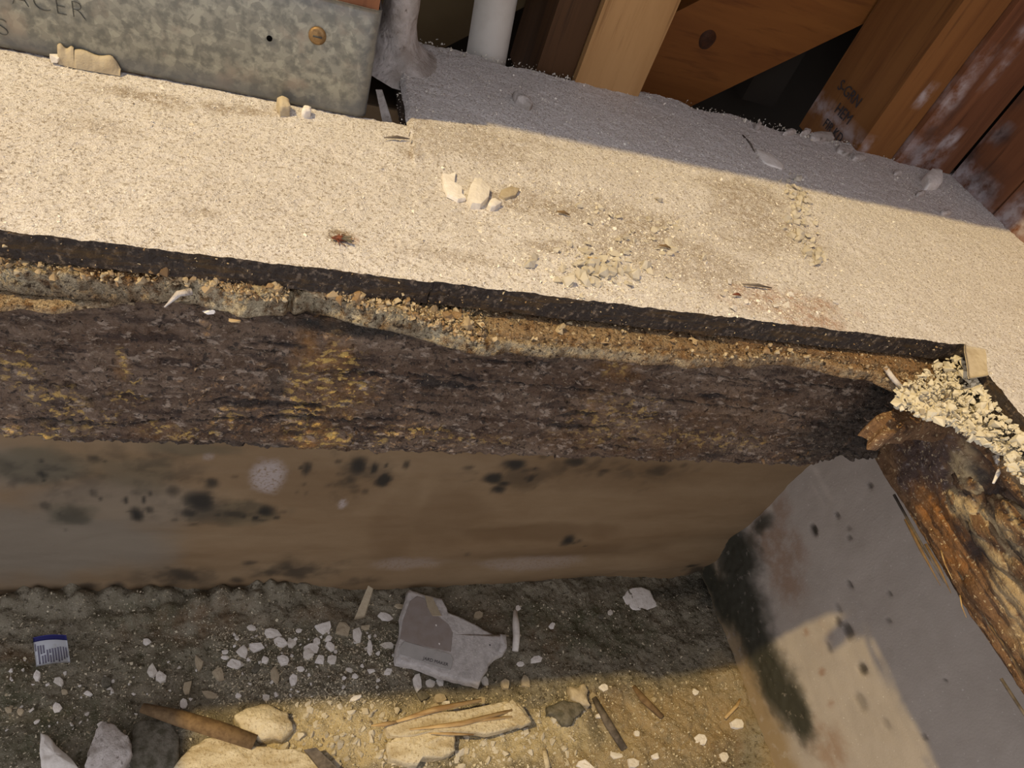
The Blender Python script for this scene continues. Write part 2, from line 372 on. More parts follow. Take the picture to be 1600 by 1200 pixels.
MAT['caked'] = M('dust caked plaster', (202, 194, 188), [dict(s=40, d=5, lo=0.4, hi=0.62, c=(150, 140, 130), f=0.8), dict(s=120, d=4, lo=0.6, hi=0.68, c=(104, 92, 80), f=0.7)], 0.95, [dict(s=160, d=4, f=0.8, h=0.004)], spec=0.1)

# ================================================================== THE SETTING
PLY_Y = 0.373; PLY_X = 0.628; T = 0.021
def P0(p): return onz(p, 0.0)[:2]
def ply_z(X, Y):
    z = (fbm(X*9, Y*9, 1, 3)-0.5)*0.0035+(fbm(X*120, Y*120, 2, 4)-0.5)*0.0022+(fbm(X*420, Y*420, 4, 2)-0.5)*0.0012
    r = (X > 0.1072)*ss(0.50, 0.58, Y)
    return z+r*0.005
DIRT = [(840, 320, 90, 25, .5), (530, 372, 26, 14, 1), (980, 360, 120, 60, .45), (1010, 350, 60, 24, .5), (1190, 350, 70, 40, .5), (660, 210, 40, 40, .4), (860, 390, 60, 14, .5), (900, 470, 40, 12, .5),
        (1160, 310, 60, 20, .5), (370, 170, 60, 14, .5), (230, 150, 90, 14, .5), (640, 240, 18, 10, .6), (300, 330, 60, 10, .35), (1090, 420, 90, 40, .4), (700, 400, 120, 16, .3), (760, 230, 100, 40, .35), (150, 200, 120, 16, .25)]
RUST = [(1230, 470, 90, 22, .8), (1270, 500, 60, 16, .8), (545, 372, 20, 10, .9)]
def ply_warp(X, Y):
    n = (fbm(X*40, Y*40, 21, 4)-0.5)*0.0026; m = (fbm(X*40+7, Y*40+3, 22, 4)-0.5)*0.0026
    b = ss(0.70, 0.775, Y)*(fbm(X*22, X*0+2, 25, 4)-0.5)*0.03
    sgn = np.where(X > XSEAM+1e-6, 1, -1)*ss(0.004, 0.0, np.abs(X-XSEAM))*ss(0.53, 0.60, Y)*0.0012
    return X+n+sgn, Y+m+b
floor = empty('floor', (0.3, 0.5, -T), kind='structure')
tag(floor, 'dusty plywood subfloor with a square opening cut out of it', 'floor')
st = 0.0016
def build_ply(xs, ys, inside, seed):
    V, F, e, nt = slab(xs, ys, inside, ply_z, -T, ply_warp, 6, 0.0022, seed)
    d = blobs(V[:, 0], V[:, 1], DIRT, P0, 0.3, 40); r = blobs(V[:, 0], V[:, 1], RUST, P0, 0.35, 60, 9)
    return obj('plywood_panel', V, F, MAT['ply'], floor, dict(edge=e, dirt=np.clip(d*1.5, 0, 1)*(1-e), rust=r*(1-e)))
XSEAM = -0.75+st*536
a = build_ply(np.arange(-0.75, XSEAM+st/2, st), np.arange(PLY_Y, 0.592, st), lambda x, y: x > -9, 5)
a['label'] = 'pale sawdust-covered plywood in front of the metal plate'
a = build_ply(XSEAM+st*np.arange(0, 600), np.arange(-0.30, 0.775, st), lambda x, y: (y > PLY_Y) | (x > PLY_X), 6)
a['label'] = 'dusty plywood running to the studs and around the cut corner'

def plain(x0, x1, y0, y1):
    return build_ply(np.arange(x0, x1, 0.006), np.arange(y0, y1, 0.006), lambda x, y: x > -99, 7)
plain(-2.0, -0.749, PLY_Y, 0.592)['label'] = 'plywood continuing beyond the left edge of the photo'
plain(-2.0, -0.645, -0.50, PLY_Y)['label'] = 'plywood at the left side of the opening'
# foundation walls
YW = 0.669; XW = 1.055; ZG = -1.071
def PB(p): q = ony(p, YW); return np.array([q[0], q[2]])
def PR(p): q = onx(p, XW); return np.array([q[1], q[2]])
us = np.arange(-0.90, XW+0.03, 0.005); vs = np.arange(-1.13, -0.020, 0.005)
U, W = np.meshgrid(us, vs, indexing='ij'); U = U.ravel(); W = W.ravel()
dy = (fbm(U*3, W*9, 31, 4)-0.5)*0.018+(fbm(U*40, W*60, 33, 3)-0.5)*0.002
dy += 0.006*np.sin((W+0.05*np.sin(U*4))*45)*ss(0.1, 0.3, U)*ss(-0.75, -0.85, W)*0.6
def smear(lst):
    out = list(lst)
    for (x, y, rx, ry, a) in lst:
        for _ in range(5):
            k = random.uniform(.25, .65); out.append((x+random.gauss(0, 1.1)*rx, y+random.gauss(0, .9)*ry, rx*k, ry*k, a*random.uniform(.5, 1)))
    return out
mold = blobs(U, W, smear([(65, 745, 16, 14, .8), (105, 750, 12, 10, .6), (145, 720, 22, 12, .7), (215, 765, 20, 18, .6), (250, 715, 26, 12, .5), (75, 790, 18, 10, .6), (150, 770, 14, 12, .7),
        (110, 805, 24, 16, .55), (215, 800, 16, 18, .9), (320, 785, 34, 22, .9), (300, 800, 24, 12, .8), (415, 795, 18, 12, .9), (372, 802, 34, 10, .7), (480, 735, 12, 14, .8),
        (560, 725, 26, 20, .9), (600, 745, 18, 20, 1), (535, 755, 24, 14, .6), (770, 745, 30, 14, .9), (800, 728, 26, 10, .9), (828, 748, 10, 10, .8), (875, 735, 18, 8, .6), (900, 725, 34, 12, .8),
        (940, 745, 10, 8, .6), (1030, 735, 26, 14, .6), (1010, 755, 20, 10, .4), (885, 842, 13, 8, .9), (730, 860, 8, 6, .5), (20, 760, 14, 12, .6), (5, 740, 20, 12, .6), (110, 720, 30, 10, .5),
        (285, 905, 62, 20, .75), (465, 890, 70, 22, .7), (560, 905, 60, 10, .5), (1090, 895, 30, 14, .8), (1000, 912, 90, 6, .7), (820, 916, 120, 5, .7), (400, 925, 90, 5, .8), (100, 930, 120, 4, .8)]), PB, 0.26, 16, 3, 0.75, 34)
mold = np.maximum(mold, blobs(U, W, [(60, 740, 130, 36, .6), (230, 740, 120, 40, .5), (330, 795, 110, 26, .6), (560, 745, 90, 40, .6), (800, 745, 90, 26, .55), (960, 735, 140, 22, .5), (110, 800, 90, 26, .5), (280, 905, 80, 18, .6), (465, 892, 90, 20, .6)], PB, 0.2, 10, 5, 1.6, 26)*0.8)
brown = blobs(U, W, [(830, 830, 140, 14, .7), (700, 800, 70, 60, .5), (880, 860, 180, 14, .5), (500, 760, 120, 40, .4), (960, 745, 160, 30, .5), (620, 820, 40, 60, .4)], PB, 0.2, 14, 12)
grey = blobs(U, W, [(60, 850, 260, 70, .7), (180, 800, 160, 60, .5), (0, 730, 140, 40, .5)], PB, 0.15, 12, 13)
pale = blobs(U, W, [(420, 745, 30, 28, 1), (535, 785, 8, 7, .9), (830, 880, 90, 12, .4), (640, 880, 60, 12, .4), (325, 715, 10, 8, .5)], PB, 0.12, 50, 14)
green = blobs(U, W, [(40, 730, 110, 30, .7), (110, 805, 40, 20, .7), (200, 740, 80, 30, .5), (370, 800, 70, 20, .6), (300, 700, 80, 14, .6)], PB, 0.3, 30, 15)
Vb = np.stack([U, YW+dy, W], 1); n0 = len(Vb)
Vb = np.concatenate([Vb, [[-0.90, 0.80, -1.13], [XW+.03, 0.80, -1.13], [XW+.03, 0.80, -0.022], [-0.90, 0.80, -0.022]]])
nu, nv = len(us), len(vs)
Fb = gridF(nu, nv).tolist()+[[n0, n0+1, n0+2, n0+3], [nv-1, n0+3, n0+2, nu*nv-1]]
pad = lambda a: np.concatenate([a, np.zeros(4)])
wb = obj('wall_back', Vb, Fb, MAT['wallback'], None, dict(mold=pad(mold), brown=pad(brown), grey=pad(grey), pale=pad(pale), green=pad(green)))
tag(wb, 'tan foundation wall with dark mold spots under the joist', 'wall', kind='structure')

us = np.arange(-0.50, YW+0.02, 0.005); vs = np.arange(-1.13, -0.020, 0.005)
U, W = np.meshgrid(us, vs, indexing='ij'); U = U.ravel(); W = W.ravel()
dx = (fbm(U*8, W*8, 41, 4)-0.5)*0.006+(fbm(U*70, W*70, 43, 3)-0.5)*0.0012
spots = [(1272, 828, 9, 8, 1), (1310, 970, 7, 8, .7), (1325, 985, 12, 12, .8), (1348, 1045, 9, 12, .9), (1328, 913, 7, 5, .8), (1345, 1095, 14, 12, .4), (1308, 805, 6, 5, .7), (1360, 758, 6, 5, .8),
         (1390, 927, 5, 4, .7), (1388, 970, 4, 4, .7), (1478, 1063, 4, 4, .7), (1445, 1152, 6, 5, .5), (1328, 840, 4, 4, .7), (1327, 825, 4, 4, .5), (1385, 1130, 10, 8, .3), (1295, 1010, 8, 6, .4), (1310, 950, 8, 6, .4)]
spot = blobs(U, W, spots, PR, 0.12, 90, 17)
dx += spot*0.004
moss = blobs(U, W, [(1150, 870, 50, 80, 1), (1160, 940, 76, 76, 1), (1182, 1000, 78, 66, 1), (1210, 1060, 74, 62, 1), (1245, 1106, 58, 46, 1), (1130, 930, 50, 50, 1), (1110, 900, 34, 34, 1), (1190, 820, 16, 50, .8)], PR, 0.10, 14, 18, .6, 50)
brn = blobs(U, W, [(1215, 850, 60, 80, .8), (1225, 910, 50, 60, .8), (1290, 1000, 60, 60, .3), (1285, 1160, 40, 60, .7), (1220, 790, 30, 40, .7)], PR, 0.2, 9, 19, .9, 25)
pal = blobs(U, W, [(1285, 752, 40, 12, .6), (1205, 800, 16, 14, .6), (1275, 768, 26, 6, .5)], PR, 0.25, 20, 20, .8, 40)
rus = blobs(U, W, [(1262, 990, 8, 14, .6), (1284, 1050, 7, 16, .7), (1300, 1100, 7, 16, .7)], PR, 0.15, 20, 24, .9, 60)
dx -= moss*0.006*fbm(U*90, W*90, 45, 3)
Vr = np.stack([XW+dx, U, W], 1); n0 = len(Vr); nu, nv = len(us), len(vs)
Vr = np.concatenate([Vr, [[1.16, -0.50, -1.13], [1.16, YW, -1.13], [1.16, YW, -0.022], [1.16, -0.50, -0.022]]])
Fr = gridF(nu, nv)[:, ::-1].tolist()+[[n0+3, n0+2, n0+1, n0], [nu*nv-1, n0+2, n0+3, nv-1], [nv-1, n0+3, n0, 0]]
foot = ss(ZG+0.12, ZG+0.06, W+(fbm(U*18, W*18, 47, 4)-0.5)*0.07)
wr = obj('wall_right', Vr, Fr, MAT['wallright'], None, dict(foot=pad(foot), spot=pad(spot), moss=pad(moss), brown=pad(brn), pale=pad(pal), rust=pad(rus)))
tag(wr, 'smooth grey foundation wall with dark pits and mossy foot', 'wall', kind='structure')

# ground
def PG(p): return onz(p, ZG)[:2]
def ground_z(X, Y):
    z = ZG+(fbm(X*7, Y*7, 51, 4)-0.5)*0.024+(fbm(X*38, Y*38, 53, 4)-0.5)*0.016+(fbm(X*150, Y*150, 55, 3)-0.5)*0.006
    near = ss(0.585, 0.653, Y)*ss(0.20, 0.03, X)
    f1, f2, c = worley(X*27, Y*27, 57)
    z = z+near*(0.020+0.045*(0.6-f1))
    z = z+ss(0.97, 1.055, X)*0.022
    return z
gx = np.arange(-0.85, XW+0.006, 0.0032); gy = np.arange(-0.48, YW+0.012, 0.0032)
GX, GY = np.meshgrid(gx, gy, indexing='ij'); GX = GX.ravel(); GY = GY.ravel()
gb = blobs(GX, GY, [(300, 980, 120, 40, .8), (20, 1040, 50, 40, .9), (640, 1040, 60, 40, .5), (860, 1000, 40, 60, .7), (1130, 1170, 30, 40, .9), (1140, 1140, 14, 50, .8), (960, 1100, 60, 40, .6), (760, 980, 40, 60, .6), (520, 960, 80, 20, .5)], PG, 0.25, 22, 61)
gm = blobs(GX, GY, [(30, 1090, 90, 60, .8), (120, 1150, 140, 60, .8), (930, 980, 110, 50, .8), (230, 960, 80, 40, .5), (830, 960, 60, 40, .6), (370, 1150, 30, 20, .8), (480, 1010, 300, 40, .5)], PG, 0.3, 26, 62)
gp = blobs(GX, GY, [(560, 1150, 240, 54, 1), (820, 1150, 120, 54, .9), (460, 1170, 120, 50, 1), (900, 1170, 110, 40, .6), (1010, 1110, 40, 30, .35)], PG, 0.25, 24, 63)
gs = blobs(GX, GY, [(1060, 1130, 130, 80, .9), (1150, 1080, 60, 60, .6), (980, 1190, 150, 40, .7), (1240, 1190, 60, 40, .9)], PG, 0.2, 18, 64)
gk = blobs(GX, GY, [(1120, 930, 60, 34, 1), (1160, 1000, 34, 40, 1), (1190, 1060, 34, 50, .9), (1220, 1120, 30, 40, .8), (1050, 925, 60, 12, .7), (1150, 960, 40, 30, 1), (930, 1140, 14, 40, .5), (60, 1000, 90, 6, .3)], PG, 0.2, 26, 65)
Vg = np.stack([GX, GY, ground_z(GX, GY)], 1)
gr = obj('ground', Vg, gridF(len(gx), len(gy)), MAT['ground'], None, dict(brown=gb, moss=gm, pale=gp, sand=gs, black=gk))
tag(gr, 'damp grey-brown dirt at the bottom of the opening', 'ground', kind='structure')

# wall above: a board whose lower edge hangs over the studs, the sheathing behind them
xs = np.linspace(-0.75, 0.95, 120)
zb = 0.485+(fbm(xs*7, xs*0+3, 71, 2)-0.5)*0.05
yb = 0.551
V = []; F = []
for i, (x, z) in enumerate(zip(xs, zb)):
    V += [[x, yb, z], [x, yb, 1.25], [x, yb+0.013, 1.25], [x, yb+0.013, z]]
for i in range(len(xs)-1):
    a = i*4; b = a+4
    for k in range(4): F.append([a+k, a+(k+1) % 4, b+(k+1) % 4, b+k])
n = len(V); V += [[-0.75, 0.565, 1.24], [0.95, 0.565, 1.24], [0.95, 1.0, 1.24], [-0.75, 1.0, 1.24], [-0.75, 0.565, 1.25], [0.95, 0.565, 1.25], [0.95, 1.0, 1.25], [-0.75, 1.0, 1.25]]  # top cap added to shut light out of the stud bay
n2 = n+8; V += [[-0.75, 0.565, 0.2], [-0.75, 1.0, -0.02], [-0.75, 1.0, 1.25], [-0.75, 0.565, 1.25]]; F.append([n2, n2+1, n2+2, n2+3])  # left end cap added to keep lamp light off the studs
F += [[n, n+1, n+2, n+3], [n+4, n+5, n+6, n+7], [n, n+1, n+5, n+4], [n+1, n+2, n+6, n+5]]
uw = obj('wall_upper', V, F, MAT['plaster'], None, None, False)
tag(uw, 'wall board with a broken lower edge above the studs', 'wall', kind='structure')
def box(name, dims, mat, parent=None, bev=0.0015, attrs=None):
    V, F = boxVF(*dims, bev); return obj(name, V, F, MAT[mat], parent, attrs, False)
box('wall_right_upper', (0.937, 0.95, -0.30, 0.99, -0.02, 1.24), 'void_dark'); tag(bpy.data.objects['wall_right_upper'], 'dark backing sheet added behind the right wall boards', 'wall', kind='structure')  # backing added to close the bright gaps between the boards
bw = box('wall_sheathing', (-0.75, 0.95, 0.992, 1.007, -0.25, 1.24), 'void_dark'); tag(bw, 'dark sheathing coloured for the unlit void behind the studs', 'wall', kind='structure')

# ================================================================== FRAMING
def board_grid(x0, x1, y0, y1, z0, z1, n=(14, 14, 60)):
    """box with a fine skin so that smears can sit on it"""
    V = []; F = []
    def face(o, a, b, na, nb):
        base = len(V)
        for i in range(na+1):
            for j in range(nb+1): V.append(np.array(o)+np.array(a)*i/na+np.array(b)*j/nb)
        for i in range(na):
            for j in range(nb):
                k = base+i*(nb+1)+j; F.append([k, k+nb+1, k+nb+2, k+1])
    X, Y, Z = x1-x0, y1-y0, z1-z0
    face((x0, y0, z0), (X, 0, 0), (0, 0, Z), n[0], n[2]); face((x1, y0, z0), (0, Y, 0), (0, 0, Z), n[1], n[2])
    face((x1, y1, z0), (-X, 0, 0), (0, 0, Z), 2, 2); face((x0, y1, z0), (0, -Y, 0), (0, 0, Z), n[1], n[2])
    face((x0, y0, z1), (X, 0, 0), (0, Y, 0), 2, 2); face((x0, y0, z0), (0, Y, 0), (X, 0, 0), 2, 2)
    return np.array(V), F
def stud(name, dims, mat, label, cat='stud', smear=None, dark=None, plane=None, group=None):
    V, F = board_grid(*dims); at = {}
    if plane == 'y': U_, W_, PP = V[:, 0], V[:, 2], (lambda p: ony(p, dims[2])[[0, 2]])
    elif plane == 'x': U_, W_, PP = V[:, 1], V[:, 2], (lambda p: onx(p, dims[0])[[1, 2]])
    if smear: at['smear'] = blobs(U_, W_, smear, PP, 0.25, 40, 81)
    if dark: at['dark'] = blobs(U_, W_, dark, PP, 0.25, 30, 82)
    V[:, 0] += (fbm(V[:, 2]*9, V[:, 1]*9, 83, 2)-0.5)*0.002
    return tag(obj(name, V, F, MAT[mat], None, at, False), label, cat, group)
stud('post', (0.318, 0.402, 0.765, 0.885, -0.03, 1.2), 'stud_pale', 'pale square post with ringed grain between pipe and diagonal brace', 'post')
MAT['stud_dark'] = wood('dark stud', (78, 52, 28), (62, 40, 20), (46, 28, 14), (1, 1, 0.06))
stud('stud', (0.272, 0.3165, 0.775, 0.89, -0.03, 1.2), 'stud_dark', 'dark brown ridged stud tight against the left of the pale post')
s2 = stud('stud', (0.742, 0.806, 0.760, 0.890, -0.03, 1.2), 'stud', 'brown stud with black stamped lettering on its shaded side',
     smear=[(1445, 150, 10, 7, .9), (1400, 178, 14, 5, .9), (1510, 68, 8, 4, .9), (1430, 160, 5, 4, .9), (1350, 232, 14, 8, .7)], plane='y')
stud('stud', (0.808, 0.911, 0.752, 0.84, -0.03, 1.2), 'stud_red', 'reddish stud with plaster smears, just left of the corner',
     smear=[(1490, 155, 16, 40, .7), (1487, 218, 12, 8, 1), (1530, 100, 20, 12, .6), (1440, 240, 50, 20, .7), (1590, 60, 16, 14, .6), (1560, 110, 10, 20, .5)], dark=[(1460, 205, 20, 40, .6)], plane='y')
for k, (y0, y1, lb) in enumerate(((0.655, 0.748, 'dark wall board with white smears, the one in the corner'), (0.545, 0.652, 'reddish wall board on the right, second from the corner'), (0.30, 0.542, 'wide brown wall board at the right edge of the photo'), (0.05, 0.297, 'wide brown wall board just past the right edge of the photo'))):
    stud('wall_board', (0.912, 0.935, y0, y1, -0.02, 1.2), ['stud_red', 'stud_red', 'stud', 'stud'][k], lb, 'board',
         smear=[(1500, 270, 30, 30, 1), (1520, 300, 40, 30, 1), (1560, 215, 14, 14, .7), (1590, 130, 16, 20, .7), (1575, 340, 40, 40, .8), (1540, 200, 10, 40, .6), (1600, 360, 30, 30, .8)],
         dark=[(1510, 225, 40, 40, .9), (1560, 220, 20, 16, .9), (1530, 290, 50, 30, .6), (1580, 150, 30, 30, .6)], plane='x', group=None)
# diagonal brace
def brace():
    yb = 0.895; L0 = ony((1030, 190), yb); L1 = ony((1385, 20), yb)
    d = (L1-L0)/np.linalg.norm(L1-L0); n = np.array([-d[2], 0, d[0]]); A = L0-d*0.16; Bp = L1+d*0.25; wd = 0.14; th = 0.038
    t = empty('diagonal_brace', tuple((A+Bp)/2), 'orange-brown diagonal brace plank with a round knot', 'brace')
    nl, nw = 60, 24; V = []; F = []
    for k, yy in enumerate((yb, yb+th)):
        for i in range(nl+1):
            for j in range(nw+1):
                p = A+(Bp-A)*i/nl+n*wd*j/nw; V.append([p[0], yy, p[2]])
    off = (nl+1)*(nw+1)
    for i in range(nl):
        for j in range(nw):
            k = i*(nw+1)+j; F.append([k, k+nw+1, k+nw+2, k+1]); F.append([off+k, off+k+1, off+k+nw+2, off+k+nw+1])
    for i in range(nl):
        for j in (0, nw):
            k = i*(nw+1)+j; F.append([k, k+nw+1, off+k+nw+1, off+k])
    o = obj('plank', V, F, MAT['brace'], t, None, False)
    c = ony((1105, 62), yb); a = np.linspace(0, 2*np.pi, 24, endpoint=False)
    V = [[c[0], yb-0.0012, c[2]]]+[[c[0]+math.cos(q)*0.0115*(1+.08*math.sin(3*q)), yb-0.0008, c[2]+math.sin(q)*0.0125] for q in a]+[[c[0]+math.cos(q)*0.0125, yb+0.001, c[2]+math.sin(q)*0.0135] for q in a]
    F = [[0, 1+i, 1+(i+1) % 24] for i in range(24)]+[[1+i, 25+i, 25+(i+1) % 24, 1+(i+1) % 24] for i in range(24)]
    obj('knot', V, F, MAT['knot'], t)['label'] = 'dark round knot'
brace()
stud('stud', (0.66, 0.72, 0.94, 0.99, -0.03, 1.2), 'void_dark', 'dark stud deep in the black gap below the brace')  # near-black like the void, deep shade put into its colour
# plank behind the pipe, added: its slanting edge draws a diagonal shadow line
def slant():
    y = 0.90; A = ony((655, 95), y); Bq = ony((860, -10), y); d = (Bq-A)/np.linalg.norm(Bq-A); n = np.array([-d[2], 0, d[0]])
    V = []
    for yy in (y, y+0.03):
        for p in (A-d*.1, Bq+d*.2, Bq+d*.2+n*0.15, A-d*.1+n*.15): V.append([p[0], yy, p[2]])
    F = [[0, 1, 2, 3], [7, 6, 5, 4], [0, 4, 5, 1], [1, 5, 6, 2], [2, 6, 7, 3], [3, 7, 4, 0]]
    tag(obj('shadow_edge_plank', V, F, MAT['rearplank'], None, None, False), 'dull brown plank far behind the grey pipe, slanted to draw a shadow edge', 'plank')
slant()
# pipe
def tube(pts, rad, n=20, cap=True):
    pts = np.array(pts, float); V = []; F = []
    rad = np.broadcast_to(rad, (len(pts),))
    for i, p in enumerate(pts):
        t = pts[min(i+1, len(pts)-1)]-pts[max(i-1, 0)]; t = t/np.linalg.norm(t)
        u = np.cross(t, [0.31, 0.83, 0.47]); u /= np.linalg.norm(u); v = np.cross(t, u)
        for k in range(n):
            a = 2*math.pi*k/n; V.append(p+rad[i]*(u*math.cos(a)+v*math.sin(a)))
    for i in range(len(pts)-1):
        for k in range(n): F.append([i*n+k, i*n+(k+1) % n, (i+1)*n+(k+1) % n, (i+1)*n+k])
    if cap: F.append(list(range(n))[::-1]); F.append([(len(pts)-1)*n+k for k in range(n)])
    return np.array(V), F
b0 = onz((758, 105), 0.0); b0[1] = 0.80; b0[2] = -0.05
b1 = ony((775, 0), 0.815)
b0 = ony((757, 106), 0.80)
dd = (b1-b0)/np.linalg.norm(b1-b0)
V, F = tube([b0-dd*.06, b0, b1, b1+dd*0.5], 0.0235, 28)
t = empty('pipe', tuple(b0), 'grey-white round pipe standing between the studs', 'pipe')
obj('pipe_body', V, F, MAT['pipe'], t)
V, F = tube([b0-dd*.0-np.array([0, 0, .012]), b0+np.array([0, 0, 0.004])], 0.0262, 28); obj('collar', V, F, MAT['plaster_grey'], t)

# ================================================================== METAL SPACER PLATE
MY = 0.5865
def metal():
    t = empty('metal_bracket', (-0.1, MY, 0.0), 'galvanised steel bracket stamped with lettering, standing on the plywood', 'bracket')
    prof = [(-0.75, MY)]+[(x, MY) for x in np.linspace(-0.3, 0.058, 40)]
    r = 0.007
    for a in np.linspace(0, math.pi/2, 9)[1:]: prof.append((0.058+r*math.sin(a)*1.6, MY+r-r*math.cos(a)))
    prof += [(0.0695, MY+0.03), (0.070, MY+0.085)]
    zs = np.linspace(0.0015, 0.0915, 30); th = 0.0016
    P = np.array(prof); tn = np.gradient(P, axis=0); tn /= np.linalg.norm(tn, axis=1, keepdims=True); nn = np.stack([-tn[:, 1], tn[:, 0]], 1)
    n = len(P); V = []
    for s in (0, 1):
        for i in range(n):
            for z in zs:
                w_ = 0.0008*(fbm(np.array(P[i, 0]*14), np.array(z*14), 91, 2)-0.5)
                q = P[i]+nn[i]*th*s; V.append([q[0], q[1]+w_, z])
    V = np.array(V); k = len(zs); G = gridF(n, k); F = G.tolist()+(G[:, ::-1]+n*k).tolist()
    for i in range(n-1):
        for j in (0, k-1): F.append([i*k+j, n*k+i*k+j, n*k+(i+1)*k+j, (i+1)*k+j])
    for i in (0, n-1):
        for j in range(k-1): F.append([i*k+j, i*k+j+1, n*k+i*k+j+1, n*k+i*k+j])
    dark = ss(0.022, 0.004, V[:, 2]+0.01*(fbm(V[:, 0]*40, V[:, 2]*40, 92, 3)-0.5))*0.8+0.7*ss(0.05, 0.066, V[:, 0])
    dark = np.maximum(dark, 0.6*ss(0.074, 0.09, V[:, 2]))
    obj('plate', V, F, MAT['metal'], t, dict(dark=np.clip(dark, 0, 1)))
    c = ony((496, 55), MY); V, F = tube([c+np.array([0, .001, 0]), c-np.array([0, .0022, 0]), c-np.array([0, .0032, 0])], [0.0068, 0.0068, 0.005], 24)
    s = obj('screw', V, F, MAT['screw'], t); s['label'] = 'round brass-coloured screw head'
    V, F = boxVF(c[0]-.0035, c[0]+.0035, c[1]-.0037, c[1]-.003, c[2]-.0006, c[2]+.0006, 0); obj('screw_slot', V, F, MAT['emboss'], s)
    c = ony((421, 60), MY); V, F = tube([c+np.array([0, .001, 0]), c-np.array([0, .0005, 0])], 0.0022, 16)
    obj('nail_hole', V, F, MAT['hole'], t)['label'] = 'small black nail hole'
    return t
mb = metal()
dg = None
def text(s, size, pos, right, up, mat, parent, name, thick=0.0, offset=0.0, spacing=1.0):
    cu = bpy.data.curves.new('txt', 'FONT'); cu.body = s; cu.size = size; cu.extrude = thick; cu.offset = offset; cu.space_character = spacing
    o = bpy.data.objects.new('txt', cu); COL.objects.link(o); bpy.context.view_layer.update()
    me = bpy.data.meshes.new_from_object(o.evaluated_get(bpy.context.evaluated_depsgraph_get()))
    bpy.data.objects.remove(o)
    right = np.array(right)/np.linalg.norm(right); up = np.array(up)/np.linalg.norm(up); nz = np.cross(right, up)
    co = np.zeros(len(me.vertices)*3); me.vertices.foreach_get('co', co); co = co.reshape(-1, 3)
    W_ = np.asarray(pos)+co[:, :1]*right+co[:, 1:2]*up+co[:, 2:]*nz
    F = [list(p.vertices) for p in me.polygons]; bpy.data.meshes.remove(me)
    return obj(name, W_, F, MAT[mat], parent, None, False)
pS = ony((-4, 14), MY-0.0003); pE = ony((134, 30), MY-0.0003); pS[2] = pE[2]
pS = np.array([-0.2035, MY-0.0004, 0.0355])
text('SPACER', 0.0180, (-0.2080, MY-0.0005, 0.0352), (1, 0, 0), (0, 0, 1), 'emboss', mb, 'stamped_lettering', 0.0003, -0.00066, 1.12)
text('S', 0.0180, (-0.2010, MY-0.0005, 0.0108), (1, 0, 0), (0, 0, 1), 'emboss', mb, 'stamped_lettering', 0.0003, -0.00066)
V, F = board_grid(-0.75, 0.066, MY+0.0022, 0.69, 0.002, 0.175, (60, 10, 30))
tag(obj('wood_block', V, F, MAT['stud_red'], None, None, False), 'reddish brown wood block inside the metal bracket', 'block')
# stamp on the stud
sx = 0.7412
pp = onx((1300, 150), sx)
text('S-GRN', 0.020, (sx-0.001, pp[1]-0.0, pp[2]+0.012), (0, -1, -0.02), (0, -0.02, 1), 'ink', s2, 'stamped_lettering', 0.0002)
text('HEM', 0.020, (sx-0.001, pp[1]-0.022, pp[2]-0.012), (0, -1, 0), (0, 0, 1), 'ink', s2, 'stamped_lettering', 0.0002)
text('FIR KD', 0.017, (sx-0.001, pp[1]-0.018, pp[2]-0.036), (0, -1, 0), (0, 0, 1), 'ink', s2, 'stamped_lettering', 0.0002)

# plaster-caked upright and strip at the end of the bracket
def caked():
    n, m_ = 70, 28; V = []
    A = onz((612, 70), 0.004); 
    for i in range(n):
        z = -0.004+0.33*(i/(n-1))**1.3
        cx = 0.098+0.004*math.sin(z*30); rx = 0.0165+0.03*math.exp(-z/0.012); ry = 0.03+0.035*math.exp(-z/0.012)
        for k in range(m_):
            a = 2*math.pi*k/m_; f = 1+0.35*(float(fbm(np.array(math.cos(a)*2+5+z*40), np.array(math.sin(a)*2+5), 95, 3))-0.5)
            V.append([cx+rx*f*math.cos(a)+0.02*math.exp(-z/0.012), 0.728+ry*f*math.sin(a)*0.8, z])
    F = [[i*m_+k, i*m_+(k+1) % m_, (i+1)*m_+(k+1) % m_, (i+1)*m_+k] for i in range(n-1) for k in range(m_)]
    tag(obj('plaster_upright', V, F, MAT['caked']), 'lumpy grey plaster upright flaring into the floor beside the metal bracket', 'plaster')
caked()
def quadslab(pts_top, th, nsub=10, noise=0.0006, seed=0):
    """four corners (3d), bilinear grid with thickness along -normal"""
    p = np.array(pts_top, float); nrm = np.cross(p[1]-p[0], p[3]-p[0]); nrm /= np.linalg.norm(nrm)
    u = np.linspace(0, 1, nsub)[:, None, None]; v = np.linspace(0, 1, nsub)[None, :, None]
    G = (p[0]*(1-u)*(1-v)+p[1]*u*(1-v)+p[2]*u*v+p[3]*(1-u)*v).reshape(-1, 3)
    G = G+nrm*((fbm(G[:, 0]*90+seed, G[:, 1]*90+G[:, 2]*70, seed, 3)-0.5)*noise*2)[:, None]
    n = nsub; A = gridF(n, n); Bm = G-nrm*th; F = A.tolist()+(A[:, ::-1]+n*n).tolist()
    ring = [i for i in range(n)]+[i*n+n-1 for i in range(1, n)]+[(n-1)*n+j for j in range(n-2, -1, -1)]+[i*n for i in range(n-2, 0, -1)]
    for a, b in zip(ring, ring[1:]+ring[:1]): F.append([b, a, a+n*n, b+n*n])
    return np.concatenate([G, Bm]), F
V, F = quadslab([ony((599, 198), .606), ony((614, 194), .606), ony((597, 140), .640), ony((587, 140), .640)], 0.003)
tag(obj('plaster_strip', V, F, MAT['caked']), 'narrow grey strip leaning in the dark gap beside the metal bracket', 'strip')

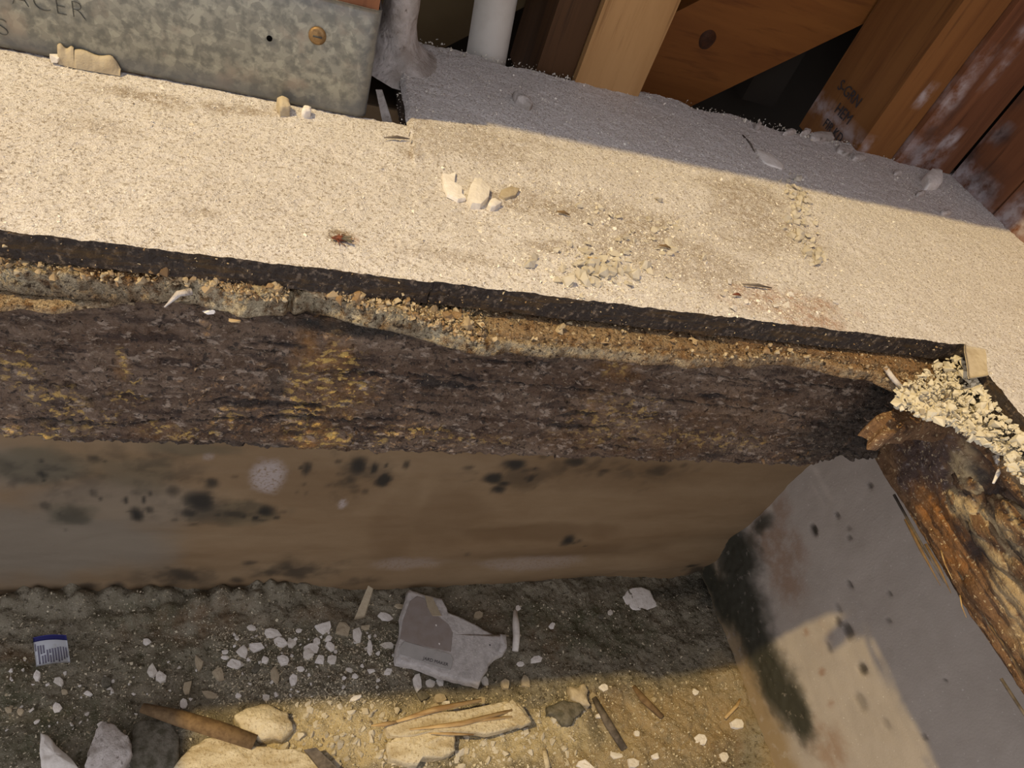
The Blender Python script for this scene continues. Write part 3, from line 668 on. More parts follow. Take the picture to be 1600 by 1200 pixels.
# ================================================================== ROTTEN JOIST
joist = empty('rotten_joist', (0.0, 0.392, -0.203), 'dark rotten floor joist with a crumbling top, spanning under the plywood edge', 'joist')
def PJ(p): q = ony(p, PLY_Y); return np.array([q[0], q[2]])
JT, JB = -0.046, -0.204
us = np.arange(-0.70, 0.700, 0.0013); vs = np.arange(JB, JT+0.001, 0.0013)
U, W = np.meshgrid(us, vs, indexing='ij'); nu, nv = U.shape; U = U.ravel(); W = W.ravel()
wx = (fbm(U*12, W*25, 101, 4)-0.5)
f1, f2, c = worley(U*95+wx*5, W*150+wx*6, 103)
h1, h2, c2 = worley(U*210+wx*9, W*290+wx*9, 104)
g1 = fbm(U*14, W*210+wx*6, 105, 4)
crack = ss(0.62, 0.68, g1)*ss(0.5, 0.65, fbm(U*14, W*40, 107, 3))
ln = np.zeros_like(U)
for (ax, ay, bx, by) in ((640, 590, 900, 612), (900, 612, 1260, 655), (560, 590, 760, 598), (200, 668, 480, 652), (0, 660, 210, 668), (1090, 588, 1330, 612), (380, 655, 620, 662), (700, 565, 860, 572)):
    p = PJ((ax, ay)); q = PJ((bx, by)); t_ = np.clip((U-p[0])/(q[0]-p[0]), -0.02, 1.02); zl = p[1]+(q[1]-p[1])*t_+(fbm(U*60, U*0+ax, 109, 3)-0.5)*0.004
    ln = np.maximum(ln, ss(0.0013, 0.0004, np.abs(W-zl))*((U > p[0]) & (U < q[0])))
crack = np.maximum(crack*0.85, ln)
dy = -(fbm(U*22, W*34, 111, 4)-0.5)*0.005-(c-0.5)*0.0036*ss(0.0, 0.3, f2-f1)-(c2-0.5)*0.0022+crack*0.0026-(fbm(U*260, W*320, 113, 3)-0.5)*0.003
left = ss(0.12, -0.02, U)
dy -= left*(fbm(U*60, W*80, 115, 4)-0.5)*0.006
bot = ss(JB+0.014, JB, W); dy += bot*bot*0.003*fbm(U*40, U*0, 117, 3)
top = ss(JT-0.016, JT, W); dy += top*0.004
ends = ss(0.585, 0.66, U); dy += ends*(0.012+0.02*(fbm(U*60, W*60, 119, 4)-0.3))
yel = blobs(U, W, [(510, 560, 50, 30, 1), (480, 620, 40, 60, .9), (545, 610, 40, 50, 1), (500, 690, 60, 20, .9), (30, 590, 40, 40, .8), (90, 640, 60, 40, .8), (60, 680, 80, 14, .9), (190, 575, 14, 24, 1), (210, 600, 14, 12, .9), (200, 630, 40, 12, .8),
        (280, 680, 60, 12, .8), (150, 660, 60, 16, .8), (660, 680, 50, 14, .9), (590, 690, 20, 12, .8), (350, 650, 40, 20, .5), (960, 660, 90, 40, .45), (1010, 640, 40, 20, .6), (740, 690, 60, 10, .5), (1100, 690, 120, 14, .45), (960, 580, 30, 16, .5)], PJ, 0.3, 50, 121)
ora = blobs(U, W, [(510, 545, 60, 50, .9), (490, 690, 60, 30, 1), (520, 620, 60, 60, .7), (240, 680, 60, 16, .6), (970, 585, 50, 20, .7), (930, 640, 60, 40, .5), (190, 580, 20, 30, .7), (1000, 690, 200, 30, .35), (1150, 650, 100, 40, .3)], PJ, 0.3, 40, 122)
blk = blobs(U, W, [(1400, 600, 40, 40, 1), (1360, 660, 60, 50, .8), (1300, 680, 50, 40, .7), (1390, 690, 40, 40, .9), (865, 560, 14, 14, .5), (880, 545, 20, 10, .5), (560, 520, 120, 12, .9), (430, 600, 18, 40, .45), (330, 700, 200, 6, .6)], PJ, 0.3, 45, 123)  # also holds the flap's cast shadow and the dark hole, painted black
blk = np.maximum(blk, 0.75*ss(0.56, 0.66, U))  # right end blackened for the shaded cavity there
zo = W+bot*(fbm(U*50, U*0+4, 118, 4)-0.5)*0.002
Vj = np.stack([U, PLY_Y+0.003+dy, zo], 1); n0 = len(Vj)
Vj = np.concatenate([Vj, [[-0.70, 0.412, JB], [0.70, 0.412, JB], [0.70, 0.412, JT], [-0.70, 0.412, JT]]])
G = gridF(nu, nv)
Fj = G.tolist()+[[n0, n0+1, n0+2, n0+3]]
for i in range(nu-1): pass
bl = [i*nv for i in range(nu)]; tl = [i*nv+nv-1 for i in range(nu)]
Fj += [[n0, *bl[::-1][::1][::-1][::1], n0+1][::-1], [n0+3, *tl, n0+2], [n0, *range(0, nv), n0+3][::-1], [n0+1, *range((nu-1)*nv, nu*nv), n0+2]]
obj('body', Vj, Fj, MAT['joist'], joist, dict(yellow=pad(yel), orange=pad(ora), black=pad(blk), crack=pad(np.clip(crack, 0, 1))))

# crumbling top layer of the joist
lip_px = [(-260, 430), (0, 446), (100, 452), (200, 466), (285, 460), (330, 470), (390, 488), (450, 488), (480, 474), (560, 496), (650, 518), (700, 532), (750, 545), (850, 550), (1000, 560), (1100, 570), (1180, 567), (1250, 570), (1300, 576), (1350, 588), (1400, 606)]
LZ = -0.037
lip = np.array([onz(p, LZ) for p in lip_px])
def lip_y(x): return np.interp(x, lip[:, 0], lip[:, 1])
us = np.arange(-0.70, 0.640, 0.0013); nt = 54; ts = np.linspace(0, 1, nt)
U, Tt = np.meshgrid(us, ts, indexing='ij'); nu, nv = U.shape; U = U.ravel(); Tt = Tt.ravel()
yf = lip_y(U)+(fbm(U*45, U*0, 131, 4)-0.5)*0.010
crumbly = np.clip(ss(0.17, 0.11, U)*ss(0.005, 0.03, U)+ss(-0.075, -0.055, U)*ss(0.01, -0.01, U)*0.9+ss(-0.10, -0.13, U)*0.35+0.18, 0, 1)
def lerp(a, b, t): return a+(b-a)*t
k1 = np.clip(Tt/0.55, 0, 1); k2 = np.clip((Tt-0.55)/0.15, 0, 1); k3 = np.clip((Tt-0.70)/0.30, 0, 1)
y = np.where(Tt < 0.55, lerp(0.405, yf+0.003, k1), np.where(Tt < 0.70, lerp(yf+0.003, yf+0.001, k2), lerp(yf+0.001, 0.381, k3)))
z = np.where(Tt < 0.55, lerp(-0.0235, LZ+0.004, k1**1.3), np.where(Tt < 0.70, lerp(LZ+0.004, LZ-0.006, k2), lerp(LZ-0.006, -0.050, k3)))
lump = (fbm(U*70, Tt*4+U*20, 133, 5)-0.45)*0.020*crumbly+(fbm(U*160, Tt*12, 135, 4)-0.5)*0.007+(fbm(U*380, Tt*34, 136, 3)-0.5)*0.006
lump *= ss(0.0, 0.2, Tt)*ss(1.0, 0.8, Tt)*(0.35+0.65*ss(.20, .14, U))
z = z+0.007*ss(.2, .5, Tt)*ss(.7, .55, Tt)*ss(.16, .08, U)
brk = ss(0.004, 0.0, np.abs(U-0.0135))*0.010*ss(0.25, .4, Tt)
y = y-lump*0.55*ss(.3, .6, Tt)+brk; z = z+lump*0.8*ss(0.8, 0.6, Tt)-brk*.4
pal = np.clip(crumbly*0.8*fbm(U*50, Tt*8, 134, 3)*1.6+0.5*ss(0.45, 0.58, Tt)*ss(0.70, 0.62, Tt)+0.12, 0, 1)*ss(0.85, 0.68, Tt)
ora = blobs(U, Tt*0.08, [(200, 430, 120, 80, 1), (140, 430, 60, 50, .8)], lambda p: np.array([onz(p, LZ)[0], 0.04]), 0.1, 40, 137)
ora = np.maximum(ora*ss(-0.115, -0.10, U)*ss(-0.045, -0.06, U), 0.75*ss(0.25, 0.34, U)*fbm(U*20, Tt*6, 138, 3)*1.4)
pal = pal*(1-0.75*ora*ss(0.0, -0.05, U))
drk = np.maximum(ss(0.70, 0.80, Tt), 0.0)+0.5*ss(0.52, 0.60, fbm(U*35, Tt*6, 139, 4))*ss(0.25, 0.1, U)*0.6  # underside of the lip darkened as shade, plus random dark blotches
drk = np.maximum(drk, 0.8*ss(0.22, 0.10, Tt))  # strip tucked under the plywood edge darkened as shade
obj('rotted_top', np.stack([U, y, z], 1), gridF(nu, nv)[:, ::-1], MAT['crust'], joist, dict(pale=pal, orange=np.clip(ora, 0, 1), dark=np.clip(drk, 0, 1)))

# split layers peeling on the right half
def split(x0, x1, lipf, zf, th, back, seed, mat='crust', par=joist, nm='split_layer', pale=0.4, orange=0.8):
    us = np.arange(x0, x1, 0.0016); m_ = 12; V = []; n = len(us)
    yl = lipf(us)+(fbm(us*70, us*0+seed, seed, 4)-0.5)*0.008; zz = zf(us)
    for s in (0, 1):
        for j in range(m_):
            t_ = j/(m_-1); yy = yl*(t_)+back*(1-t_)
            zz2 = zz-th*s-0.003*t_*t_+(fbm(us*90, us*0+j*.4+seed, seed+3, 3)-0.5)*0.0022
            V.append(np.stack([us, yy, zz2], 1))
    V = np.stack(V, 1).reshape(-1, 3); G = gridF(n, 2*m_)
    idx = np.arange(2*m_); keep = (G[:, 0] % (2*m_)) != (m_-1); G = G[keep]; F = G.tolist()
    for i in range(n-1):
        a = i*2*m_+m_-1; b = a+2*m_; F.append([a, b, b+m_, a+m_])
    at = dict(pale=np.full(len(V), pale), orange=np.full(len(V), orange), dark=np.zeros(len(V)))
    return obj(nm, V, F, MAT[mat], par, at)
up_px = [(740, 520), (900, 520), (1000, 522), (1070, 524), (1180, 543), (1250, 551), (1330, 566), (1420, 584)]
upl = np.array([onz(p, -0.030) for p in up_px])
split(0.30, 0.585, lambda u: np.interp(u, upl[:, 0], upl[:, 1]), lambda u: -0.0232+0*u, 0.0045, 0.40, 141, orange=0.9, pale=.3)
ed = np.array([onz(p, -0.034) for p in [(690, 520), (850, 536), (1000, 545), (1100, 556), (1200, 556), (1330, 580)]])
split(0.155, 0.36, lambda u: np.interp(u, ed[:, 0], ed[:, 1]), lambda u: -0.0262+0*u, 0.004, 0.40, 143, orange=0.5, pale=.5)
ll = np.array([onz(p, -0.047) for p in [(-100, 470), (0, 478), (100, 480), (170, 474), (190, 466)]])
split(-0.24, -0.082, lambda u: np.interp(u, ll[:, 0], ll[:, 1]), lambda u: -0.0445+0*u, 0.004, 0.385, 145, pale=.9, orange=.5)
ll2 = np.array([onz(p, -0.050) for p in [(330, 492), (450, 494), (480, 488)]])
split(-0.02, 0.022, lambda u: np.interp(u, ll2[:, 0], ll2[:, 1])+0.004, lambda u: -0.047+0*u, 0.004, 0.385, 147, pale=.5, orange=.9)

# crumbs clinging to the crust
def crust_pts(n, x0, x1, spread=0.006):
    x = rng.uniform(x0, x1, n); t_ = rng.beta(2, 1.3, n); yf = lip_y(x)
    y_ = 0.385+(yf-0.385)*t_; z_ = -0.025+(LZ+0.004+0.023)*0+(-0.009)*t_+rng.normal(0, 0.002, n)+0.006*np.clip(fbm(x*70, t_*4, 133, 3)-.3, 0, 1)+0.0055*ss(.16, .08, x)*ss(.3, .7, t_)
    return np.stack([x, y_-0.001, z_+0.0015], 1)
P = np.concatenate([crust_pts(2400, 0.025, 0.150), crust_pts(1200, -0.065, 0.012), crust_pts(700, -0.25, -0.06), crust_pts(700, 0.15, 0.60)])
V, F, tn = scatter(P, rng.lognormal(-6.8, 0.6, len(P)).clip(0.0004, 0.0055), CH_LUMP+CH_SLIV, 1.2)
MAT['rot'] = M('rot crumbs', (186, 168, 136), [dict(k='attr', a='tone', lo=0.3, hi=0.9, c=(134, 106, 74), f=0.9), dict(k='attr', a='tone', lo=0.2, hi=0.05, c=(84, 62, 44), f=0.9)], 0.95, spec=0.15)
tag(obj('rot_crumbs', V, F, MAT['rot'], joist, dict(tone=tn), False), kind='stuff')
# grey-brown flakes peeling from the joist face
xf = rng.uniform(-0.35, 0.62, 260); zf = rng.uniform(JB+0.006, JT-0.01, 260)
V, F, tn = scatter(np.stack([xf, np.full(260, PLY_Y-0.0005), zf], 1), rng.lognormal(-6.1, 0.4, 260).clip(.001, .005), [(v[:, [0, 2, 1]]*np.array([1, .6, .7]), f) for v, f in CH_FLAT], 0.25)
tag(obj('face_flakes', V, F, MAT['joist'], joist, None, False), kind='stuff')
# small whitish kernels and splinters on the joist
for (px, py, r, m_, lb) in ((325, 486, 0.0042, 'plaster', 'white kernel on the joist top'), (182, 410, 0.004, 'plaster', None), (150, 396, 0.003, 'plaster', None), (195, 408, 0.0045, 'plaster', None), (1128, 553, .004, 'plaster', None), (935, 512, .005, 'splinter', None), (365, 501, .004, 'splinter', None)):
    c = onz((px, py), LZ+0.006 if py < 480 else -0.045); v, f = random.choice(CH_LUMP); o = obj('crumb', v*r*np.array([1.3, .8, .8])+c, f, MAT[m_], joist, None, False)
    if lb: o['label'] = lb
c0 = onz((258, 470), -0.036); c1 = onz((300, 455), -0.030)
V, F = tube([c1, (c0+c1)/2+np.array([0, 0, .002]), c0+np.array([0, -.004, -.002])], [.0026, .0022, .0004], 8); obj('grey_splinter', V, F, MAT['caked'], joist)

def chunk(name, outline, plane_z, th, mat, label, cat, sub=3, jit=0.02, dome=0.25, parent=None, zfun=None, tilt=None, group=None, grow=0.08, seed=None, kind=None, rel=0.4):
    """irregular flat piece from its outline: rough rim, slightly domed top, thickness down to the surface it lies on"""
    r_ = np.random.default_rng(abs(hash(outline[0])) % 9999 if seed is None else seed)
    base = np.array([onz(p, plane_z+th) for p in outline]); R = []
    n = len(base)
    for i in range(n):
        a, b = base[i], base[(i+1) % n]; L_ = np.linalg.norm(b-a)
        for k in range(sub): R.append(a+(b-a)*k/sub+(r_.normal(0, jit*L_, 3)*np.array([1, 1, 0]) if k else 0))
    R = np.array(R); m_ = len(R); c = R.mean(0); V = []
    rings = [(0.0, 1.0), (0.35, 0.9), (0.7, 0.55), (0.93, 0.1), (1.0, -0.12)]
    V.append(c+np.array([0, 0, dome*th]))
    for (k, h) in rings[1:]:
        Q = c+(R-c)*k; Q[:, 2] += dome*th*h+(fbm(Q[:, 0]*120, Q[:, 1]*120, 7, 3)-0.5)*rel*th; V += list(Q)
    for f_ in (0.5, 1.0):
        Q = c+(R-c)*(1+grow*f_*0.5)+r_.normal(0, 0.03*th, (m_, 3)); Q[:, 2] = plane_z+th*(1-f_)-0.001*(f_ == 1); V += list(Q)
    V = np.array(V); F = [[0, 1+i, 1+(i+1) % m_] for i in range(m_)]
    for s in range(5):
        for i in range(m_): F.append([1+s*m_+i, 1+(s+1)*m_+i, 1+(s+1)*m_+(i+1) % m_, 1+s*m_+(i+1) % m_])
    F = [f[::-1] for f in F] if np.cross(R[1]-R[0], R[2]-R[0])[2] < 0 else F
    if tilt is not None:
        o_ = V.mean(0); ax = Matrix.Rotation(tilt[0], 3, 'X')@Matrix.Rotation(tilt[1], 3, 'Y'); V = (V-o_)@np.array(ax).T+o_; V[:, 2] += plane_z-0.001-V[:, 2].min()
    o = obj(name, V, F, MAT[mat], parent, None, sub > 1)
    if parent is None: tag(o, label, cat, group, kind)
    elif label: o['label'] = label
    return o
def ell(x, y, rx, ry, rot=0, n=9, seed=0):
    r_ = random.Random(seed+int(x*7+y)); out = []
    for k in range(n):
        a = 2*math.pi*k/n; f = r_.uniform(.62, 1.15); u = rx*f*math.cos(a); v = ry*f*math.sin(a); out.append((x+u*math.cos(rot)-v*math.sin(rot), y+u*math.sin(rot)+v*math.cos(rot)))
    return out
# ================================================================== RIGHT SILL BEAM
beam = empty('rotten_sill_beam', (0.72, 0.1, -0.205), 'crumbling brown sill beam above the grey wall at the right', 'beam')
us = np.arange(-0.34, 0.396, 0.0015); nt = 110; ts = np.linspace(0, 1, nt)
U, Tt = np.meshgrid(us, ts, indexing='ij'); nu, nv = U.shape; U = U.ravel(); Tt = Tt.ravel()
kt = [0, .16, .30, .36, .46, .62, .88, .94, 1.0]
lipx = np.interp(U, [-.34, .2, .26, .31, .345, .372], [.640, .638, .634, .624, .604, .596])+(fbm(U*40, U*0, 151, 4)-0.5)*0.014
xk = [0.95, 0.69, 0.0, 0.0, 0.0, 0.672, 0.699, 0.703, 0.80]
zk = [-0.0225, -0.024, -0.036, -0.052, -0.066, -0.105, -0.199, -0.206, -0.208]
pts = []
X = np.zeros_like(U); Z = np.interp(Tt, kt, zk)
cols = [np.full_like(U, 0.95), np.full_like(U, 0.69), lipx+0.012, lipx, lipx+0.020, np.maximum(np.full_like(U, 0.664), lipx+.024), np.full_like(U, 0.699), np.full_like(U, 0.7035), np.full_like(U, 0.95)]
for i in range(len(kt)-1):
    m_ = (Tt >= kt[i]) & (Tt <= kt[i+1]); t_ = (Tt-kt[i])/(kt[i+1]-kt[i]); X = np.where(m_, cols[i]*(1-t_)+cols[i+1]*t_, X)
gr_ = fbm(U*10, Tt*60, 153, 4); fl = ss(.45, .6, Tt)
disp = (fbm(U*30, Tt*9, 155, 5)-0.5)*0.014+(fbm(U*120, Tt*40, 157, 4)-0.5)*0.004+fl*(gr_-0.5)*0.012
disp *= ss(0.02, 0.2, Tt)*ss(0.97, 0.90, Tt)*0.9+0.1
def PM(p): q = onx(p, 0.672); return np.array([q[1], q[2]])
cav = blobs(U, Z, [(1560, 730, 60, 36, .8), (1560, 790, 90, 50, 1), (1600, 850, 90, 20, .8)], PM, 0.2, 30, 158)
X = X-disp+cav*0.012*(fbm(U*60, Tt*20, 159, 4)-0.2)
Z = Z+disp*0.4*ss(.4, .2, Tt)
bro = blobs(U, Z, [(1430, 700, 70, 60, 1), (1480, 740, 70, 50, 1), (1400, 740, 30, 40, .9), (1500, 700, 50, 30, .9)], PM, 0.2, 40, 160)
ora = blobs(U, Z, [(1450, 800, 60, 40, .9), (1480, 850, 60, 60, .7), (1390, 640, 60, 30, 1), (1420, 780, 40, 30, .9), (1600, 720, 40, 30, .7)], PM, 0.25, 40, 161)
pal = blobs(U, Z, [(1520, 740, 40, 40, 1), (1500, 790, 30, 24, .9), (1550, 830, 60, 36, 1), (1590, 820, 40, 40, 1), (1580, 930, 60, 40, .6), (1540, 700, 20, 14, .6), (1620, 1000, 90, 60, .5)], PM, 0.25, 45, 162)
pal = np.maximum(pal, ss(.36, .30, Tt)*0.95)
blk = blobs(U, Z, [(1580, 770, 60, 26, .9), (1510, 850, 30, 26, .8), (1560, 865, 60, 12, .9), (1590, 700, 40, 20, .8), (1500, 820, 16, 40, .7), (1550, 690, 50, 16, .8)], PM, 0.3, 45, 163)
blk = np.maximum(blk, 0.8*ss(.37, .42, Tt)*ss(.50, .44, Tt))  # undercut below the lip darkened, shade put into the colour
obj('body', np.stack([X, U, Z], 1), gridF(nu, nv), MAT['beam'], beam, dict(brown=bro, orange=ora, pale=pal, black=blk))
# splinters along its lower edge
for i in range(16):
    y0 = 0.33-0.032*i+rng.uniform(-.01, .01); L_ = rng.uniform(0.05, 0.12); A = np.array([0.6985-rng.uniform(0, .006), y0, -0.200+rng.uniform(-.012, .018)]); Bq = A+np.array([-rng.uniform(0, .008), -L_, -rng.uniform(-.004, .012)])
    mid = (A+Bq)/2+rng.normal(0, .002, 3); V, F = tube([A, mid, Bq], [0.0018, rng.uniform(.0012, .0026), 0.0003], 6); obj('splinter', V, F, MAT['twig'] if i % 3 else MAT['darkwood'], beam)
for (a, b) in (((1500, 930), (1510, 965)), ((1470, 860), (1488, 905))):
    A = onx(a, 0.694); Bq = onx(b, 0.690); V, F = tube([A, (A+Bq)/2+np.array([-.002, 0, 0]), Bq], [.0008, .0007, .0003], 6); obj('splinter', V, F, MAT['splinter'], beam)
# broken orange tip by the joist end
tp_ = [(1366, 655), (1380, 644), (1392, 646), (1398, 636), (1420, 640), (1450, 634), (1490, 640), (1510, 656), (1480, 668), (1440, 664), (1420, 670), (1402, 668), (1396, 680), (1380, 676), (1384, 664)]
chunk('broken_tip', tp_, -0.082, 0.022, 'beam', 'jagged orange broken end', None, 2, .06, .12, beam, seed=21)
def rot_lump(px, x, rx, ry, rz, mat, seed):
    c = onx(px, x); a = np.linspace(0, np.pi, 22); b = np.linspace(0, 2*np.pi, 36); A, Bm = np.meshgrid(a, b, indexing='ij'); A = A.ravel(); Bm = Bm.ravel()
    d = np.stack([np.sin(A)*np.cos(Bm), np.sin(A)*np.sin(Bm), np.cos(A)], 1); k = 1+(fbm(d[:, 0]*2.2+seed, d[:, 1]*2.2+d[:, 2]*1.7, seed, 5, .6)-0.5)*1.1*np.sin(A)**.3
    V = c+d*k[:, None]*np.array([rx, ry, rz])
    at = dict(pale=0.9*ss(.35, .6, fbm(d[:, 0]*3+4, d[:, 2]*3, seed+2, 3)), black=ss(-.3, -.9, d[:, 2])*0.9, orange=np.zeros(len(V)), brown=np.zeros(len(V)))  # black on the undersides is shade put into the colour
    obj('rot_lump', V, gridF(22, 36), MAT[mat], beam, at)
rot_lump((1555, 835), .674, .012, .040, .019, 'beam', 31); rot_lump((1595, 815), .660, .014, .034, .020, 'beam', 32); rot_lump((1525, 745), .668, .010, .020, .020, 'beam', 33); rot_lump((1590, 745), .650, .014, .03, .010, 'beam', 34); rot_lump((1500, 782), .676, .007, .014, .012, 'beam', 35); rot_lump((1640, 880), .668, .014, .04, .02, 'beam', 36)
# pile of white crumbs on the corner
def pile_pts(n):
    out = []
    poly = [(1395, 612), (1440, 585), (1500, 566), (1545, 592), (1600, 650), (1680, 730), (1690, 800), (1600, 742), (1545, 700), (1480, 668), (1425, 650), (1400, 640)]
    import itertools
    while len(out) < n:
        p = (rng.uniform(1390, 1690), rng.uniform(560, 800)); ins = False
        for (x1, y1), (x2, y2) in zip(poly, poly[1:]+poly[:1]):
            if (y1 > p[1]) != (y2 > p[1]) and p[0] < (x2-x1)*(p[1]-y1)/(y2-y1)+x1: ins = not ins
        if ins: out.append(onz(p, -0.034+rng.uniform(-.008, .006)))
    return np.array(out)
P = pile_pts(4200)
nq = 1800; xq = PLY_X-0.022*rng.random(nq)**1.5-.001; yq = rng.uniform(0.02, PLY_Y-.002, nq); P = np.concatenate([P, np.stack([xq, yq, -0.012-0.7*(PLY_X-xq)], 1)])
P[:, 2] += 0.010*np.clip(fbm(P[:, 0]*40, P[:, 1]*40, 171, 3)-.3, 0, 1)
V, F, tn = scatter(P, rng.lognormal(-6.35, 0.65, len(P)).clip(0.0006, 0.008), CH_LUMP+CH_FLAT, 1.5)
tag(obj('plaster_crumb_heap', V, F, MAT['crumb'], None, dict(tone=np.where(tn < .04, tn, tn*.25+.12)), False), 'heap of white plaster crumbs on the broken corner of the beam', 'crumbs', kind='stuff')

# ================================================================== THINGS ON THE PLYWOOD
chunk('plaster_flake', [(692, 270), (702, 272), (712, 268), (708, 282), (722, 292), (722, 302), (728, 308), (716, 310), (700, 302), (694, 288)], 0.0006, 0.0025, 'plaster', 'bright white jagged plaster flake on the plywood', 'flake', sub=1, dome=.1)
chunk('plaster_lump', [(735, 290), (742, 278), (754, 280), (766, 292), (764, 306), (752, 318), (738, 316), (732, 304)], 0.0006, 0.005, 'plaster', 'greyish white plaster lump beside the bright flake on the plywood', 'lump', sub=1, dome=.15)
chunk('plaster_lump', ell(773, 315, 11, 8), 0.0005, 0.004, 'plaster', 'small rounded plaster lump touching the larger greyish lump', 'lump')
chunk('tan_flake', [(784, 296), (800, 291), (812, 294), (806, 304), (790, 308), (782, 304)], 0.0005, 0.003, 'plaster_tan', 'flat tan flake right of the white plaster lumps', 'flake')
chunk('plaster_lump', ell(818, 152, 18, 7, .5), 0.004, 0.008, 'caked', 'elongated dusty lump on the shaded plywood near the pipe', 'lump', grow=.2)
chunk('plaster_flake', [(1180, 232), (1205, 240), (1225, 258), (1222, 264), (1196, 254)], 0.004, 0.004, 'plaster', 'thin grey flake on the shaded plywood below the brace', 'flake')
V, F = tube([onz((1160, 212), .005), onz((1172, 226), .006), onz((1183, 248), .005)], [.0015, .002, .0006], 7); tag(obj('dark_twig', V, F, MAT['darkwood']), 'short dark twig on the shaded plywood beside a grey flake', 'twig')
chunk('plaster_lump', [(1448, 272), (1456, 264), (1470, 264), (1475, 274), (1470, 286), (1452, 286)], 0.002, 0.013, 'plaster', 'pale block of plaster at the foot of the corner studs', 'lump')
for k, (x, y, rx, ry) in enumerate(((1262, 204, 9, 5), (1285, 210, 22, 8), (1320, 232, 14, 7), (1235, 205, 10, 4), (1186, 196, 5, 6), (1345, 244, 12, 6), (1405, 268, 8, 4), (1480, 330, 8, 4), (1440, 300, 7, 4))):
    chunk('plaster_lump', ell(x, y, rx, ry), 0.002, 0.007, 'caked', 'dusty lump on the far plywood edge below the studs, '+['third', 'fourth', 'fifth', 'second', 'first', 'sixth', 'seventh', 'ninth', 'eighth'][k]+' from left', 'lump', group='dusty lumps along the far plywood edge')
chunk('plaster_lump', [(433, 152), (440, 148), (452, 156), (454, 166), (438, 166)], 0.0, 0.009, 'plaster_tan', 'cream lump against the foot of the metal bracket', 'lump')
chunk('plaster_lump', ell(480, 171, 9, 5), 0.0, 0.006, 'plaster', 'small oval white lump against the metal bracket, near its screw', 'lump')
def curl():
    t = empty('paint_curl', tuple(onz((135, 110), 0.0)), 'tan curled strip of paint standing against the metal bracket', 'paint strip')
    for (a, b, w0, w1, h, nm) in ((92, 117, 100, 106, .013, 'strip'), (117, 188, 106, 118, .012, 'strip')):
        n = 20; V = []
        for s in (0, 1):
            for i in range(n):
                u = i/(n-1); p = onz((a+(b-a)*u, w0+(w1-w0)*u), 0.0); hh = h*(1-0.7*max(0, (u-.75)*4 if a > 100 else 0)**2)*(1+.1*math.sin(u*9))
                for j in range(5):
                    q = j/4; V.append(p+np.array([0, 0.004*q*q+0.002*s-0.001, 0.0+max(hh, .001)*q]))
        G = gridF(n, 5); k = n*5; F = G.tolist()+(G[:, ::-1]+k).tolist()
        for i in range(n-1): F += [[i*5+4, (i+1)*5+4, k+(i+1)*5+4, k+i*5+4]]
        for i in (0, n-1): F += [[i*5+j, i*5+j+1, k+i*5+j+1, k+i*5+j] for j in range(4)]
        obj(nm, V, F, MAT['plaster_tan'], t)
    v, f = CH_LUMP[2]; obj('white_clot', v*.005+onz((87, 92), 0.003), f, MAT['plaster'], t, None, False)
curl()
def bug():
    c = onz((530, 374), 0.002); t = empty('dead_insect', tuple(c-np.array([0, 0, .002])), 'small reddish dried insect lying on the pale plywood', 'insect')
    V, F = tube([c+0.5*np.array([-.010, .001, 0]), c+0.5*np.array([-.004, 0, .002]), c+0.5*np.array([.003, 0, .002]), c+0.5*np.array([.009, -.001, .001])], [.0005, .0018, .002, .0007], 10); obj('insect_body', V, F, MAT['bug'], t)
    for k in range(6):
        a = rng.uniform(-.006, .006); sgn = 1 if k % 2 else -1
        V, F = tube([c+0.5*np.array([a, 0, .002]), c+0.5*np.array([a+rng.normal(0, .003), sgn*.007, .004]), c+0.5*np.array([a+rng.normal(0, .005), sgn*.013, -.001])], .0003, 5); obj('leg', V, F, MAT['bug'], t)
    for sgn in (1, -1):
        V, F = quadslab([c+0.5*np.array([0, 0, .004]), c+0.5*np.array([.016, sgn*.003, .004]), c+0.5*np.array([.017, sgn*.009, .003]), c+0.5*np.array([.004, sgn*.005, .004])], .0004, 4); obj('wing', V, F, MAT['plaster_grey'], t)
bug()
V, F = quadslab([onz((1506, 540), .0035), onz((1537, 547), .0035), onz((1542, 588), .0005), onz((1513, 592), -.003)], .0016, 12, .0012, 9)
tag(obj('paint_flake', V, F, MAT['plaster_tan']), 'smooth cream flake hanging over the cut corner of the plywood', 'flake')
# a grey plastic-looking sliver across the black gap
V, F = tube([onz((1383, 574), -.026), onz((1396, 592), -.028), onz((1414, 612), -.030)], [.0022, .0024, .002], 8)
tag(obj('grey_sliver', V, F, MAT['caked']), 'thin grey sliver bridging the black gap at the joist end', 'sliver')
V, F = tube([onz((1556, 712), -.045), onz((1562, 735), -.05), onz((1552, 755), -.055)], [.003, .0022, .001], 8)
tag(obj('white_fluff', V, F, MAT['plaster']), 'tiny white tuft stuck on the crumbling sill beam', 'tuft')

# scattered larger crumbs on the plywood (countable ones)
KS = 1.0
def place(name, shapes, mat, pts, sizes, label, cat, group, zf, tilt=.3, lift=.25):
    me = []
    for (v, f) in shapes:
        m_ = mesh_np(name, v, f, None, False); m_.materials.append(MAT[mat]); me.append(m_)
    for (x, y), s in zip(pts, sizes):
        o = bpy.data.objects.new(name, random.choice(me)); COL.objects.link(o)
        o.location = (x, y, float(zf(np.array([x]), np.array([y]))[0])+s*lift); s *= KS; o.scale = (s, s, s)
        o.rotation_euler = (random.gauss(0, tilt), random.gauss(0, tilt), random.uniform(0, 6.28)); tag(o, label, cat, group)
def gauss_px(cx, cy, sx, sy, n, rot=0):
    out = []
    for _ in range(n):
        u = random.gauss(0, sx); v = random.gauss(0, sy); out.append(P0((cx+u*math.cos(rot)-v*math.sin(rot), cy+u*math.sin(rot)+v*math.cos(rot))))
    return out
